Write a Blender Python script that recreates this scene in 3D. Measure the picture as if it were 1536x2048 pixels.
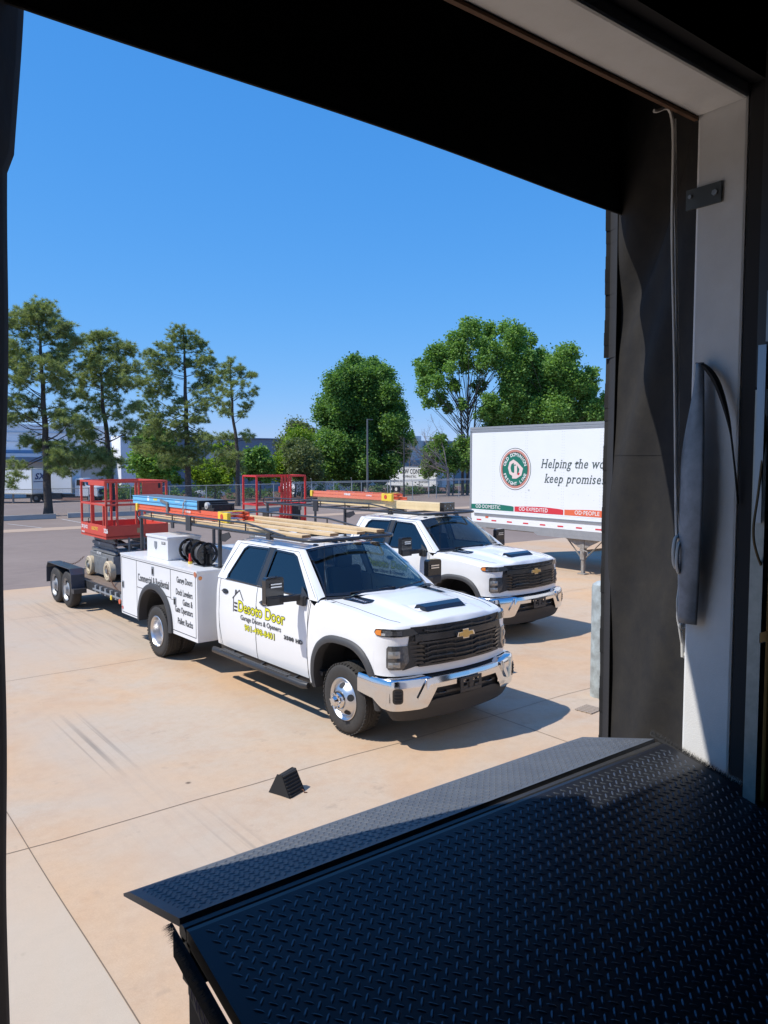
import bpy, math, random
import numpy as np
from mathutils import Vector, Matrix
from mathutils.geometry import tessellate_polygon
R=math.radians; PI=math.pi
random.seed(11); RNG=np.random.default_rng(11)
SC=bpy.context.scene
for o in list(bpy.data.objects): bpy.data.objects.remove(o)

# ---------------------------------------------------------------- camera
cd=bpy.data.cameras.new('camera'); cam=bpy.data.objects.new('camera',cd); SC.collection.objects.link(cam)
cam.location=(0,0,3.103); cam.rotation_euler=(R(90-3.86),0,R(-37.64))
cd.sensor_fit='VERTICAL'; cd.sensor_height=24; cd.lens=24*1551/2048; cd.clip_start=.05; cd.clip_end=3000
SC.camera=cam
SC.render.resolution_x=768; SC.render.resolution_y=1024
# ---------------------------------------------------------------- sky, sun, exposure
SUN=Vector((-.65,.27,1)).normalized()
w=bpy.data.worlds.new('World'); SC.world=w; w.use_nodes=True
nt=w.node_tree; bg=nt.nodes['Background']; sky=nt.nodes.new('ShaderNodeTexSky'); sky.sky_type='NISHITA'
sky.sun_disc=False; sky.sun_elevation=math.asin(SUN.z); sky.sun_rotation=math.atan2(SUN.x,SUN.y)
sky.air_density=1.0; sky.dust_density=.0; sky.ozone_density=6.0; sky.altitude=300
sp=nt.nodes.new('ShaderNodeSeparateColor'); cb=nt.nodes.new('ShaderNodeCombineColor'); nt.links.new(sky.outputs[0],sp.inputs[0])
for k,(aa,pp) in enumerate(((.505,1.05),(.610,.545),(.975,.32))):     # grade of the physical sky, per channel
    x=sp.outputs[k]
    for op,v in(('MULTIPLY',.15),('POWER',pp),('MULTIPLY',aa/.15)):
        n_=nt.nodes.new('ShaderNodeMath'); n_.operation=op; n_.inputs[1].default_value=v; nt.links.new(x,n_.inputs[0]); x=n_.outputs[0]
    if k==0:
        n_=nt.nodes.new('ShaderNodeMath'); n_.operation='MAXIMUM'; n_.inputs[1].default_value=.06/.15; nt.links.new(x,n_.inputs[0]); x=n_.outputs[0]
    nt.links.new(x,cb.inputs[k])
nt.links.new(cb.outputs[0],bg.inputs[0]); bg.inputs[1].default_value=.15
sl=bpy.data.lights.new('sun','SUN'); so=bpy.data.objects.new('sun',sl); SC.collection.objects.link(so)
sl.energy=5.0; sl.angle=R(.5); sl.color=(1,.95,.87)
so.rotation_euler=SUN.to_track_quat('Z','Y').to_euler(); so.location=(-20,10,40)
SC.view_settings.view_transform='Standard'; SC.view_settings.look='None'; SC.view_settings.exposure=0; SC.view_settings.gamma=1
SC.view_settings.use_curve_mapping=False

# ---------------------------------------------------------------- helpers
def link(o): SC.collection.objects.link(o); return o
def tag(o,label=None,cat=None,group=None,kind=None):
    if label: o['label']=label
    if cat: o['category']=cat
    if group: o['group']=group
    if kind: o['kind']=kind
    return o
def thing(name,label,cat,loc=(0,0,0),rz=0,group=None):
    o=link(bpy.data.objects.new(name,None)); o.location=loc; o.rotation_euler=(0,0,rz); o.empty_display_size=.3
    return tag(o,label,cat,group)
def copy_tree(o,parent=None):
    c=o.copy(); SC.collection.objects.link(c); c.parent=parent
    for ch in list(o.children): copy_tree(ch,c)
    return c
class MB:
    def __init__(s): s.v=[];s.f=[];s.mi=[];s.m=0
    def add(s,vs,fs):
        b=len(s.v); s.v+= [tuple(map(float,v)) for v in vs]; s.f+=[tuple(b+i for i in f) for f in fs]; s.mi+=[s.m]*len(fs); return s
    def box(s,x0,x1,y0,y1,z0,z1):
        return s.add([(x,y,z) for x in (x0,x1) for y in (y0,y1) for z in (z0,z1)],[(0,1,3,2),(4,6,7,5),(0,4,5,1),(2,3,7,6),(0,2,6,4),(1,5,7,3)])
    def obox(s,c,u,v,w):
        c,u,v,w=map(Vector,(c,u,v,w))
        return s.add([c+u*i+v*j+w*k for i in(-1,1) for j in(-1,1) for k in(-1,1)],[(0,1,3,2),(4,6,7,5),(0,4,5,1),(2,3,7,6),(0,2,6,4),(1,5,7,3)])
    def beam(s,p0,p1,w,h,up=(0,0,1)):
        p0,p1=Vector(p0),Vector(p1); d=p1-p0; up=Vector(up)
        if abs(d.normalized().dot(up))>.95: up=Vector((1,0,0))
        a=d.cross(up).normalized(); b=a.cross(d).normalized()
        return s.obox((p0+p1)/2,d/2,a*w/2,b*h/2)
    def cyl(s,p0,p1,r0,r1=None,n=12,cap=True):
        p0,p1=Vector(p0),Vector(p1); r1=r0 if r1 is None else r1; d=(p1-p0).normalized()
        a=d.orthogonal().normalized(); b=d.cross(a)
        vs=[p+(a*math.cos(2*PI*i/n)+b*math.sin(2*PI*i/n))*r for p,r in((p0,r0),(p1,r1)) for i in range(n)]
        fs=[(i,(i+1)%n,n+(i+1)%n,n+i) for i in range(n)]
        if cap: fs+=[tuple(range(n-1,-1,-1)),tuple(range(n,2*n))]
        return s.add(vs,fs)
    def tube(s,pts,r,n=7,cap=True):
        pts=[Vector(p) for p in pts]; m=len(pts); rs=r if isinstance(r,(list,tuple)) else [r]*m
        t=[(pts[min(i+1,m-1)]-pts[max(i-1,0)]).normalized() for i in range(m)]
        a=t[0].orthogonal().normalized(); vs=[]
        for i in range(m):
            a=(a-t[i]*a.dot(t[i])); a=a.normalized() if a.length>1e-6 else t[i].orthogonal().normalized(); b=t[i].cross(a)
            vs+=[pts[i]+(a*math.cos(2*PI*k/n)+b*math.sin(2*PI*k/n))*rs[i] for k in range(n)]
        fs=[(i*n+k,i*n+(k+1)%n,(i+1)*n+(k+1)%n,(i+1)*n+k) for i in range(m-1) for k in range(n)]
        if cap: fs+=[tuple(range(n-1,-1,-1)),tuple(range((m-1)*n,m*n))]
        return s.add(vs,fs)
    def lathe(s,prof,o,ax,n=32,a0=0,close=False):
        o=Vector(o); ax=Vector(ax).normalized(); a=ax.orthogonal().normalized(); b=ax.cross(a); m=len(prof)
        vs=[o+ax*h+(a*math.cos(2*PI*k/n)+b*math.sin(2*PI*k/n))*r for (r,h) in prof for k in range(n)]
        fs=[(i*n+k,i*n+(k+1)%n,((i+1)%m)*n+(k+1)%n,((i+1)%m)*n+k) for i in range(m if close else m-1) for k in range(n)]
        return s.add(vs,fs)
    def prism(s,poly,fn,off):
        """poly 2D points -> fn(u,v) point; extruded by vector off"""
        off=Vector(off); n=len(poly); P=[Vector(fn(*p)) for p in poly]
        tri=tessellate_polygon([[Vector((p[0],p[1],0)) for p in poly]])
        fs=[tuple(t) for t in tri]+[tuple(n+i for i in reversed(t)) for t in tri]+[(i,(i+1)%n,n+(i+1)%n,n+i) for i in range(n)]
        return s.add(P+[p+off for p in P],fs)
    def grid(s,G,flip=False):
        n,m=len(G),len(G[0]); vs=[p for r in G for p in r]
        fs=[(i*m+j,(i+1)*m+j,(i+1)*m+j+1,i*m+j+1) for i in range(n-1) for j in range(m-1)]
        if flip: fs=[f[::-1] for f in fs]
        return s.add(vs,fs)
    def ball(s,c,r,n=10,m=6):
        c=Vector(c); rx,ry,rz=r if isinstance(r,(tuple,list)) else (r,r,r)
        vs=[c+Vector((rx*math.sin(PI*i/m)*math.cos(2*PI*k/n),ry*math.sin(PI*i/m)*math.sin(2*PI*k/n),rz*math.cos(PI*i/m))) for i in range(m+1) for k in range(n)]
        return s.add(vs,[(i*n+k,(i+1)*n+k,(i+1)*n+(k+1)%n,i*n+(k+1)%n) for i in range(m) for k in range(n)])
    def panel(s,outer,holes,fn):
        loops=[[Vector((p[0],p[1],0)) for p in L] for L in [outer]+holes]
        tri=tessellate_polygon(loops); P=[fn(p.x,p.y) for L in loops for p in L]
        return s.add(P,[tuple(t) for t in tri])
    def strips(s,poly,fn,d0,d1,w=.03):
        """polygon laid on a curved surface: cut into narrow strips, with a rim down to d0"""
        def clip(P,k,sg):
            out=[]
            for (a,b) in zip(P,P[1:]+P[:1]):
                ia,ib=(a[0]-k)*sg>=0,(b[0]-k)*sg>=0
                if ia: out.append(a)
                if ia!=ib: t=(k-a[0])/(b[0]-a[0]); out.append((k,a[1]+(b[1]-a[1])*t))
            return out
        x0=min(p[0] for p in poly); x1=max(p[0] for p in poly); n=max(1,int((x1-x0)/w+.999))
        for i in range(n):
            P=clip(clip(list(poly),lerp(x0,x1,i/n),1),lerp(x0,x1,(i+1)/n),-1)
            if len(P)<3: continue
            tri=tessellate_polygon([[Vector((a,z,0)) for a,z in P]]); s.add([fn(a,z,d1) for a,z in P],[tuple(t) for t in tri])
        for a,b in zip(poly,list(poly[1:])+[poly[0]]): s.add([fn(*a,d0),fn(*b,d0),fn(*b,d1),fn(*a,d1)],[(0,1,2,3)])
        return s
    def build(s,name,mat,parent=None,smooth=None,bevel=0,solid=0,label=None,rev=False,fixn=False):
        me=bpy.data.meshes.new(name); me.from_pydata(s.v,[],s.f)
        mats=mat if isinstance(mat,(list,tuple)) else [mat]
        for m_ in mats: me.materials.append(m_)
        if len(mats)>1: me.polygons.foreach_set('material_index',s.mi)
        me.validate(clean_customdata=False); me.update()
        if fixn:
            import bmesh
            bm=bmesh.new(); bm.from_mesh(me); bmesh.ops.remove_doubles(bm,verts=bm.verts,dist=1e-5); bmesh.ops.recalc_face_normals(bm,faces=bm.faces); bm.to_mesh(me); bm.free()
        if smooth is not None:
            me.polygons.foreach_set('use_smooth',[True]*len(me.polygons)); me.set_sharp_from_angle(angle=R(smooth))
        o=link(bpy.data.objects.new(name,me))
        if parent is not None: o.parent=parent
        if solid: md=o.modifiers.new('thickness','SOLIDIFY'); md.thickness=abs(solid); md.offset=-1 if solid>0 else 1
        if bevel: md=o.modifiers.new('bevel','BEVEL'); md.width=bevel; md.segments=2; md.limit_method='ANGLE'; md.angle_limit=R(40)
        if label: o['label']=label
        return o
def rrect(x0,x1,y0,y1,r,n=4):
    P=[]
    for cx,cy,a in((x1-r,y1-r,0),(x0+r,y1-r,90),(x0+r,y0+r,180),(x1-r,y0+r,270)):
        for k in range(n+1): P.append((cx+r*math.cos(R(a+90*k/n)),cy+r*math.sin(R(a+90*k/n))))
    return P
def lerp(a,b,t): return a+(b-a)*t
def sst(a,b,x):
    t=min(1,max(0,(x-a)/(b-a))); return t*t*(3-2*t)
def spl(pts,n=8):
    """Catmull-Rom through points"""
    P=[Vector(p) for p in pts]; P=[P[0]*2-P[1]]+P+[P[-1]*2-P[-2]]; out=[]
    for i in range(1,len(P)-2):
        for k in range(n):
            t=k/n; a,b,c,d=P[i-1:i+3]
            out.append(.5*((2*b)+(c-a)*t+(2*a-5*b+4*c-d)*t*t+(3*b-a-3*c+d)*t**3))
    return out+[P[-2]]
def interp(x,xs,ys): return float(np.interp(x,xs,ys))

# ---- lettering: text -> flat mesh polygons, optional slab serifs, mapped on a surface
def text_polys(txt,size=1,shear=0,bold=0,serif=0,space=1,align='LEFT',narrow=1,fit=None):
    c=bpy.data.curves.new('t','FONT'); c.body=txt; c.size=size; c.shear=0; c.offset=bold; c.space_character=space; c.align_x=align; c.resolution_u=3
    o=bpy.data.objects.new('t',c); SC.collection.objects.link(o); bpy.context.view_layer.update()
    dg=bpy.context.evaluated_depsgraph_get(); me=bpy.data.meshes.new_from_object(o.evaluated_get(dg))
    V=[v.co.to_2d() for v in me.vertices]; F=[tuple(p.vertices) for p in me.polygons]
    if serif:
        cnt={}
        for p in me.polygons:
            for e in p.edge_keys: cnt[e]=cnt.get(e,0)+1
        for (a,b),k in cnt.items():
            if k!=1: continue
            A,B=V[a],V[b]
            if abs(A.y-B.y)<.004*size and .05*size<abs(A.x-B.x)<.16*size:
                # horizontal stem terminal: top or bottom?
                w=abs(A.x-B.x); x0=min(A.x,B.x)-w*.45*serif; x1=max(A.x,B.x)+w*.45*serif; y=A.y
                low=y<.2*size; h=.055*size*(1 if low else -1)
                n=len(V); V+= [Vector((x0,y)),Vector((x1,y)),Vector((x1,y+h)),Vector((x0,y+h))]; F.append((n,n+1,n+2,n+3) if h>0 else (n+3,n+2,n+1,n))
    if fit:
        xs=[v.x for v in V]; k=fit/(max(xs)-min(xs)); x0=min(xs) if align=='LEFT' else max(xs); V=[Vector(((v.x-x0)*k,v.y)) for v in V]; narrow=1
    V=[Vector((v.x*narrow+shear*v.y,v.y)) for v in V]
    bpy.data.objects.remove(o); bpy.data.curves.remove(c); bpy.data.meshes.remove(me)
    return V,F
def lettering(name,txts,fn,mat,parent,label=None):
    """txts: list of (string, u, v, kwargs); fn(u,v)->3D point"""
    mb=MB()
    for t,u,v,kw in txts:
        V,F=text_polys(t,**kw); mb.add([fn(u+p.x,v+p.y) for p in V],F)
    return mb.build(name,mat,parent,label=label)

# ---------------------------------------------------------------- materials
def mat(name,col=(.5,.5,.5),rough=.5,metal=0,coat=0,spec=.5,noise=None,bump=None,trans=0,alpha=1,emit=None):
    m=bpy.data.materials.new(name); m.use_nodes=True; nt=m.node_tree; b=nt.nodes['Principled BSDF']
    b.inputs['Base Color'].default_value=(*col,1); b.inputs['Roughness'].default_value=rough; b.inputs['Metallic'].default_value=metal
    b.inputs['Coat Weight'].default_value=coat; b.inputs['Coat Roughness'].default_value=.04; b.inputs['Specular IOR Level'].default_value=spec
    b.inputs['Transmission Weight'].default_value=trans; b.inputs['Alpha'].default_value=alpha
    tc=nt.nodes.new('ShaderNodeTexCoord')
    if noise:
        sc,amt,c2=noise[:3]; n=nt.nodes.new('ShaderNodeTexNoise'); n.inputs['Scale'].default_value=sc; n.inputs['Detail'].default_value=6; n.inputs['Roughness'].default_value=.65
        nt.links.new(tc.outputs['Object'],n.inputs['Vector'])
        r=nt.nodes.new('ShaderNodeValToRGB'); r.color_ramp.elements[0].position=.5-amt; r.color_ramp.elements[1].position=.5+amt
        r.color_ramp.elements[0].color=(*c2,1); r.color_ramp.elements[1].color=(*col,1)
        nt.links.new(n.outputs['Fac'],r.inputs['Fac']); nt.links.new(r.outputs['Color'],b.inputs['Base Color'])
    if bump:
        sc,st=bump[:2]; n=nt.nodes.new('ShaderNodeTexNoise'); n.inputs['Scale'].default_value=sc; n.inputs['Detail'].default_value=8
        nt.links.new(tc.outputs['Object'],n.inputs['Vector']); bp=nt.nodes.new('ShaderNodeBump'); bp.inputs['Strength'].default_value=st; bp.inputs['Distance'].default_value=bump[2] if len(bump)>2 else .01
        nt.links.new(n.outputs['Fac'],bp.inputs['Height']); nt.links.new(bp.outputs['Normal'],b.inputs['Normal'])
    return m
M=dict(
 white=mat('white vehicle paint',(.82,.82,.815),.3,coat=.6,noise=(3,.3,(.78,.78,.775))),
 body=mat('white service body paint',(.78,.79,.80),.38,coat=.3,noise=(2.2,.28,(.72,.73,.74))),
 seam=mat('panel gap rubber',(.02,.02,.022),.7),
 black=mat('black plastic',(.022,.023,.025),.42,noise=(20,.3,(.03,.03,.032))),
 gloss=mat('gloss black plastic',(.012,.012,.013),.12,coat=.5),
 flare=mat('grey textured plastic',(.05,.051,.054),.6,bump=(180,.25,.002)),
 valance=mat('grey valance plastic',(.035,.033,.032),.6,bump=(150,.2,.002)),
 chrome=mat('chrome',(.74,.74,.74),.12,metal=1),
 alu=mat('polished aluminium',(.66,.66,.67),.33,metal=1,bump=(30,.05,.003)),
 steel=mat('galvanised steel',(.42,.45,.47),.45,metal=.6,noise=(9,.22,(.27,.30,.33)),bump=(40,.1,.003)),
 galv=mat('galvanised pipe',(.5,.52,.53),.5,metal=.4,noise=(30,.25,(.38,.4,.41))),
 tyre=mat('tyre rubber',(.028,.026,.024),.75,noise=(14,.3,(.045,.041,.037)),bump=(60,.25,.004)),
 gold=mat('gold badge',(.62,.42,.14),.3,metal=.4),
 amber=mat('amber lens',(.75,.22,.02),.15,coat=1),
 redl=mat('red lens',(.5,.02,.02),.2,coat=.8),
 lampg=mat('headlamp lens',(.10,.10,.10),.08,coat=1,noise=(25,.2,(.03,.03,.03))),
 refl=mat('lamp reflector',(.75,.75,.75),.15,metal=1),
 yellow=mat('yellow lettering vinyl',(.75,.72,.02),.5),
 ink=mat('black lettering vinyl',(.02,.02,.022),.5),
 inkg=mat('grey lettering vinyl',(.05,.055,.06),.5),
 wletter=mat('white lettering vinyl',(.8,.8,.8),.5),
 rack=mat('black rack tube',(.035,.037,.042),.35,coat=.2),
 wood=mat('pine board',(.74,.54,.31),.7,noise=(6,.3,(.60,.41,.21)),bump=(40,.15,.003)),
 orange=mat('orange fibreglass',(.85,.17,.085),.5,noise=(5,.3,(.74,.13,.065))),
 blue=mat('blue fibreglass',(.20,.56,.86),.5,noise=(5,.3,(.17,.48,.76))),
 ycap=mat('yellow ladder cap',(.85,.60,.06),.5),
 redp=mat('red lift paint',(.68,.085,.05),.45,noise=(7,.3,(.56,.07,.045))),
 greyp=mat('grey machine paint',(.23,.24,.245),.5,noise=(10,.25,(.14,.14,.14))),
 dkmetal=mat('dark painted steel',(.03,.033,.04),.45,noise=(12,.3,(.05,.048,.045))),
 cream=mat('non marking cream tyre',(.62,.53,.38),.7,noise=(12,.25,(.45,.36,.24))),
 deckw=mat('weathered deck board',(.22,.16,.12),.85,noise=(14,.3,(.13,.10,.08)),bump=(50,.3,.005)),
 seat=mat('grey seat cloth',(.06,.062,.066),.8),
 dash=mat('dark dashboard',(.035,.035,.037),.6),
 trailer=mat('white trailer sheet',(.80,.82,.83),.35,coat=.3,noise=(1.5,.3,(.76,.78,.79))),
 tgrey=mat('grey aluminium rail',(.42,.43,.44),.45,metal=.5,noise=(6,.3,(.34,.35,.36))),
 rusty=mat('weathered grey steel leg',(.34,.33,.31),.7,noise=(9,.2,(.22,.19,.16))),
 green=mat('dark green vinyl',(.01,.16,.11),.45),
 red=mat('red vinyl',(.62,.035,.05),.45),
 orangev=mat('orange vinyl',(.72,.14,.06),.45),
 rosev=mat('rose gold vinyl',(.55,.25,.20),.4),
 pink=mat('pale pink vinyl',(.75,.60,.57),.45),
 navy=mat('navy lettering',(.02,.05,.16),.5),
 rope=mat('white braided rope',(.62,.60,.56),.8,bump=(300,.5,.002)),
 manila=mat('brown cord',(.20,.14,.07),.85),
 rubber=mat('black rubber block',(.018,.018,.019),.8,bump=(120,.3,.003)),
 stucco=mat('painted concrete wall',(.84,.84,.83),.85,noise=(5,.3,(.72,.71,.69)),bump=(160,.35,.003)),
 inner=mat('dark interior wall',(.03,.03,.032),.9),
 conc=mat('concrete',(.42,.40,.37),.9,noise=(3,.3,(.33,.31,.28)),bump=(60,.3,.004)),
 bark=mat('pine bark',(.115,.092,.078),.95,noise=(6,.22,(.05,.04,.035)),bump=(12,.8,.05)),
 bark2=mat('grey bark',(.16,.135,.115),.95,noise=(6,.22,(.08,.065,.055)),bump=(12,.6,.04)),
)
def glass(name,tint,gl=.9,refl_r=.02,f0=.07):
    m=bpy.data.materials.new(name); m.use_nodes=True; nt=m.node_tree; nt.nodes.clear(); o=nt.nodes.new('ShaderNodeOutputMaterial')
    t=nt.nodes.new('ShaderNodeBsdfTransparent'); t.inputs[0].default_value=(*tint,1); g=nt.nodes.new('ShaderNodeBsdfGlossy'); g.inputs['Roughness'].default_value=refl_r; g.inputs[0].default_value=(gl,gl,gl,1)
    ge=nt.nodes.new('ShaderNodeNewGeometry'); dt=nt.nodes.new('ShaderNodeVectorMath'); dt.operation='DOT_PRODUCT'; nt.links.new(ge.outputs['Normal'],dt.inputs[0]); nt.links.new(ge.outputs['Incoming'],dt.inputs[1])
    x=dt.outputs['Value']
    for op,v in(('ABSOLUTE',0),('SUBTRACT',1),('ABSOLUTE',0),('POWER',5),('MULTIPLY',1-f0),('ADD',f0)):
        q=nt.nodes.new('ShaderNodeMath'); q.operation=op; q.inputs[1].default_value=v; nt.links.new(x,q.inputs[0]); x=q.outputs[0]
    mx=nt.nodes.new('ShaderNodeMixShader'); nt.links.new(x,mx.inputs[0]); nt.links.new(t.outputs[0],mx.inputs[1]); nt.links.new(g.outputs[0],mx.inputs[2]); nt.links.new(mx.outputs[0],o.inputs[0]); return m
M['wind']=glass('windscreen glass',(.62,.78,.74)); M['tint']=glass('tinted side glass',(.16,.20,.24),f0=.13); M['priv']=glass('privacy glass',(.10,.13,.17),f0=.13)
# ================================================================ ground
def G(y): return interp(y,[20,52,100,150],[0,-.6,-2.1,-2.4])
def nodes(m): return m.node_tree,m.node_tree.nodes,m.node_tree.links
def stainmat(name,base,alt,dark,scale=.35,fine=60,kind='conc'):
    m=bpy.data.materials.new(name); m.use_nodes=True; nt,N,L=nodes(m); b=N['Principled BSDF']; b.inputs['Roughness'].default_value=.85; b.inputs['Specular IOR Level'].default_value=.25
    tc=N.new('ShaderNodeTexCoord')
    def noise(sc,det=6,rough=.6,vec=None,dist=0):
        n=N.new('ShaderNodeTexNoise'); n.inputs['Scale'].default_value=sc; n.inputs['Detail'].default_value=det; n.inputs['Roughness'].default_value=rough; n.inputs['Distortion'].default_value=dist
        L.new(vec or tc.outputs['Object'],n.inputs['Vector']); return n.outputs['Fac']
    def ramp(f,a,c): 
        r=N.new('ShaderNodeMapRange'); r.inputs['From Min'].default_value=a; r.inputs['From Max'].default_value=c; L.new(f,r.inputs['Value']); return r.outputs[0]
    def mix(f,a,c,mode='MIX'):
        x=N.new('ShaderNodeMix'); x.data_type='RGBA'; x.blend_type=mode
        for s,v in((0,f),(6,a),(7,c)):
            if isinstance(v,(tuple,float,int)): x.inputs[s].default_value=(*v,1) if isinstance(v,tuple) else v
            else: L.new(v,x.inputs[s])
        return x.outputs[2]
    def mul(a,c,op='MULTIPLY'):
        x=N.new('ShaderNodeMath'); x.operation=op
        for s,v in((0,a),(1,c)):
            if isinstance(v,(float,int)): x.inputs[s].default_value=v
            else: L.new(v,x.inputs[s])
        return x.outputs[0]
    col=mix(ramp(noise(scale,5,.6,dist=.6),.38,.62),base,alt)
    col=mix(mul(ramp(noise(scale*3.3,6,.7),.5,.72),.45),col,dark)
    col=mix(mul(ramp(noise(fine,3,.8),.35,.7),.22),col,tuple(c*.55 for c in base))
    col=mix(mul(ramp(noise(scale*22,8,.75),.42,.66),.20),col,tuple(c*.62 for c in base)); col=mix(mul(ramp(noise(scale*60,4,.7),.6,.7),.16),col,tuple(min(.8,c*1.3) for c in base))
    if kind=='conc':
        sep=N.new('ShaderNodeSeparateXYZ'); L.new(tc.outputs['Object'],sep.inputs[0])
        mp=N.new('ShaderNodeMapping'); mp.inputs['Scale'].default_value=(9,.22,1); L.new(tc.outputs['Object'],mp.inputs[0])
        st=ramp(noise(1,7,.75,vec=mp.outputs[0],dist=.15),.5,.68)      # streaks along the way lorries back in
        def band(x0,x1,y0,y1,s=.25):
            a=mul(ramp(sep.outputs[0],x0-s,x0+s),ramp(sep.outputs[0],x1+s,x1-s)); c=mul(ramp(sep.outputs[1],y0-.6,y0+.6),ramp(sep.outputs[1],y1+.8,y1-.8)); return mul(a,c)
        col=mix(mul(band(-30,1.42,-10,6.2,.004),.55),col,(.47,.435,.37)); col=mix(mul(band(-20,6.5,12,19.6,.5),.45),col,(.44,.39,.33))
        col=mix(mul(mul(st,band(2.05,2.95,2,9.7)),.15),col,(.17,.155,.14))
        col=mix(mul(band(1.9,3.0,1,10.2,.3),.38),col,(.45,.40,.34))
        mp2=N.new('ShaderNodeMapping'); mp2.inputs['Scale'].default_value=(16,.1,1); L.new(tc.outputs['Object'],mp2.inputs[0])
        st2=ramp(noise(1,2,.4,vec=mp2.outputs[0]),.48,.6)
        col=mix(mul(mul(st2,band(2.35,2.8,7.9,9.1,.04)),.6),col,(.13,.12,.11))
        col=mix(mul(mul(st2,band(2.6,2.95,4.8,5.9,.05)),.35),col,(.13,.12,.11))
        col=mix(mul(mul(st,band(3.6,5.2,13,18.5,.5)),.4),col,(.16,.15,.14))
        col=mix(mul(mul(ramp(noise(1.7,4,.8),.62,.75),1),.35),col,(.2,.17,.14))
        vo=N.new('ShaderNodeTexVoronoi'); vo.inputs['Scale'].default_value=.9; L.new(tc.outputs['Object'],vo.inputs['Vector'])
        col=mix(mul(ramp(vo.outputs['Distance'],.035,.02),.8),col,(.06,.04,.03))
    else:
        mp=N.new('ShaderNodeMapping'); mp.inputs['Scale'].default_value=(.12,1.6,1); mp.inputs['Rotation'].default_value=(0,0,R(12)); L.new(tc.outputs['Object'],mp.inputs[0])
        col=mix(mul(ramp(noise(1,6,.8,vec=mp.outputs[0]),.55,.7),.3),col,tuple(c*1.35 for c in base))
    L.new(col,b.inputs['Base Color'])
    bp=N.new('ShaderNodeBump'); bp.inputs['Strength'].default_value=.35; bp.inputs['Distance'].default_value=.004; L.new(noise(fine*1.5,4,.7),bp.inputs['Height']); L.new(bp.outputs[0],b.inputs['Normal'])
    return m
M['slab']=stainmat('stained concrete slab',(.57,.385,.24),(.50,.41,.32),(.46,.27,.155),.38,70)
M['asphalt']=stainmat('worn asphalt',(.245,.19,.16),(.28,.22,.185),(.18,.14,.12),.16,40,kind='asph')
M['strip']=stainmat('concrete gutter strip',(.48,.35,.25),(.44,.33,.25),(.30,.22,.17),.5,50,kind='asph')
M['mulch']=mat('pine straw and mulch',(.16,.075,.045),.95,noise=(1.2,.25,(.10,.055,.035)),bump=(20,.6,.05))
M['grass']=mat('grass verge',(.07,.11,.03),.95,noise=(1.5,.25,(.12,.10,.05)),bump=(20,.6,.05))
M['paint']=mat('worn white road paint',(.62,.60,.57),.8,noise=(12,.2,(.3,.26,.24)))
def sheet(x0,x1,y0,y1,dz=0,step=4):
    ys=[y0]
    while ys[-1]<y1: ys.append(min(y1,ys[-1]+step))
    return MB().grid([[(x,y,G(y)+dz) for x in (x0,x1)] for y in ys],flip=False)
def ground(name,m,*a,**k): return tag(sheet(*a,**k).build(name,m),kind='structure')
MB().grid([[(x,y,G(y)-.06) for x in(-2500,2500)] for y in(-1500,20,52,100,150,2500)]).build('ground',M['grass'])['kind']='structure'
ground('concrete_yard',M['slab'],-30,120,-6,20.0)
ground('asphalt_lot',M['asphalt'],-40,130,20,40.2,-.004)
ground('concrete_strip',M['strip'],-40,130,40.2,42.4,.004)
ground('asphalt_parking',M['asphalt'],-40,130,42.4,115,-.004)
# expansion joints cut in the slab (thin tarred lines)
jm=mat('joint filler',(.17,.125,.09),.9)
mb=MB()
for y,x0,x1 in((6.5,-10,60),(11.7,-10,60),(16.2,-10,60)):
    n=120; pts=[(lerp(x0,x1,i/n),y+.012*math.sin(i*2.1)+.008*math.sin(i*5.3)) for i in range(n+1)]
    mb.grid([[(x,yy-.0035,.003),(x,yy+.0035,.003)] for x,yy in pts],flip=True)
for x in(1.42,6.7,12.0,17.2,-3.8):
    n=60; pts=[(x+.004*math.sin(i*.9),lerp(-5,20,i/n)) for i in range(n+1)]
    mb.grid([[(xx-.004,y,.0032),(xx+.004,y,.0032)] for xx,y in pts])
tag(mb.build('joint_lines',jm),kind='structure')
mb=MB()
for a,b in(((9.8,47.5),(10.4,37.2+5.3)),((13.4,50.0),(13.1,43.0)),((16.4,49.5),(16.1,43.0)),((19.4,49.0),(19.1,43)),((25,47),(24.7,43)),((31,47),(30.7,43)),((21,88),(18,93))):
    a=Vector(a);b=Vector(b);d=(b-a).normalized();p=Vector((-d.y,d.x))*.06
    mb.add([(q.x,q.y,G(q.y)+.006) for q in(a-p,b-p,b+p,a+p)],[(0,1,2,3)])
tag(mb.build('parking_lines',M['paint']),kind='structure')
# planting strips
for i,(x0,x1,y0,y1) in enumerate(((28,80,103,112),(38,62,72,80))):
    tag(sheet(x0,x1,y0,y1,.05).build('mulch_bed',M['mulch']),kind='structure')
mb=MB().grid([[(x,y,G(y)+.02) for x in(40,130)] for y in(76,84,92,100,112)])
tag(mb.build('mulch_verge',M['mulch']),kind='structure')
# floor drain cover by the truck front
d=thing('drain_cover','small rusty grated drain cover set in the concrete by the black dock curtain','drain',(7.79,5.93,.004),.1)
mb=MB()
for k in range(7): mb.box(-.13+.04*k,-.11+.04*k,-.12,.12,0,.012)
for k in range(4): mb.box(-.14,.14,-.115+.065*k,-.10+.065*k,.001,.010)
mb.build('grate',mat('dusty iron grate',(.33,.27,.22),.9),d)
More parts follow.
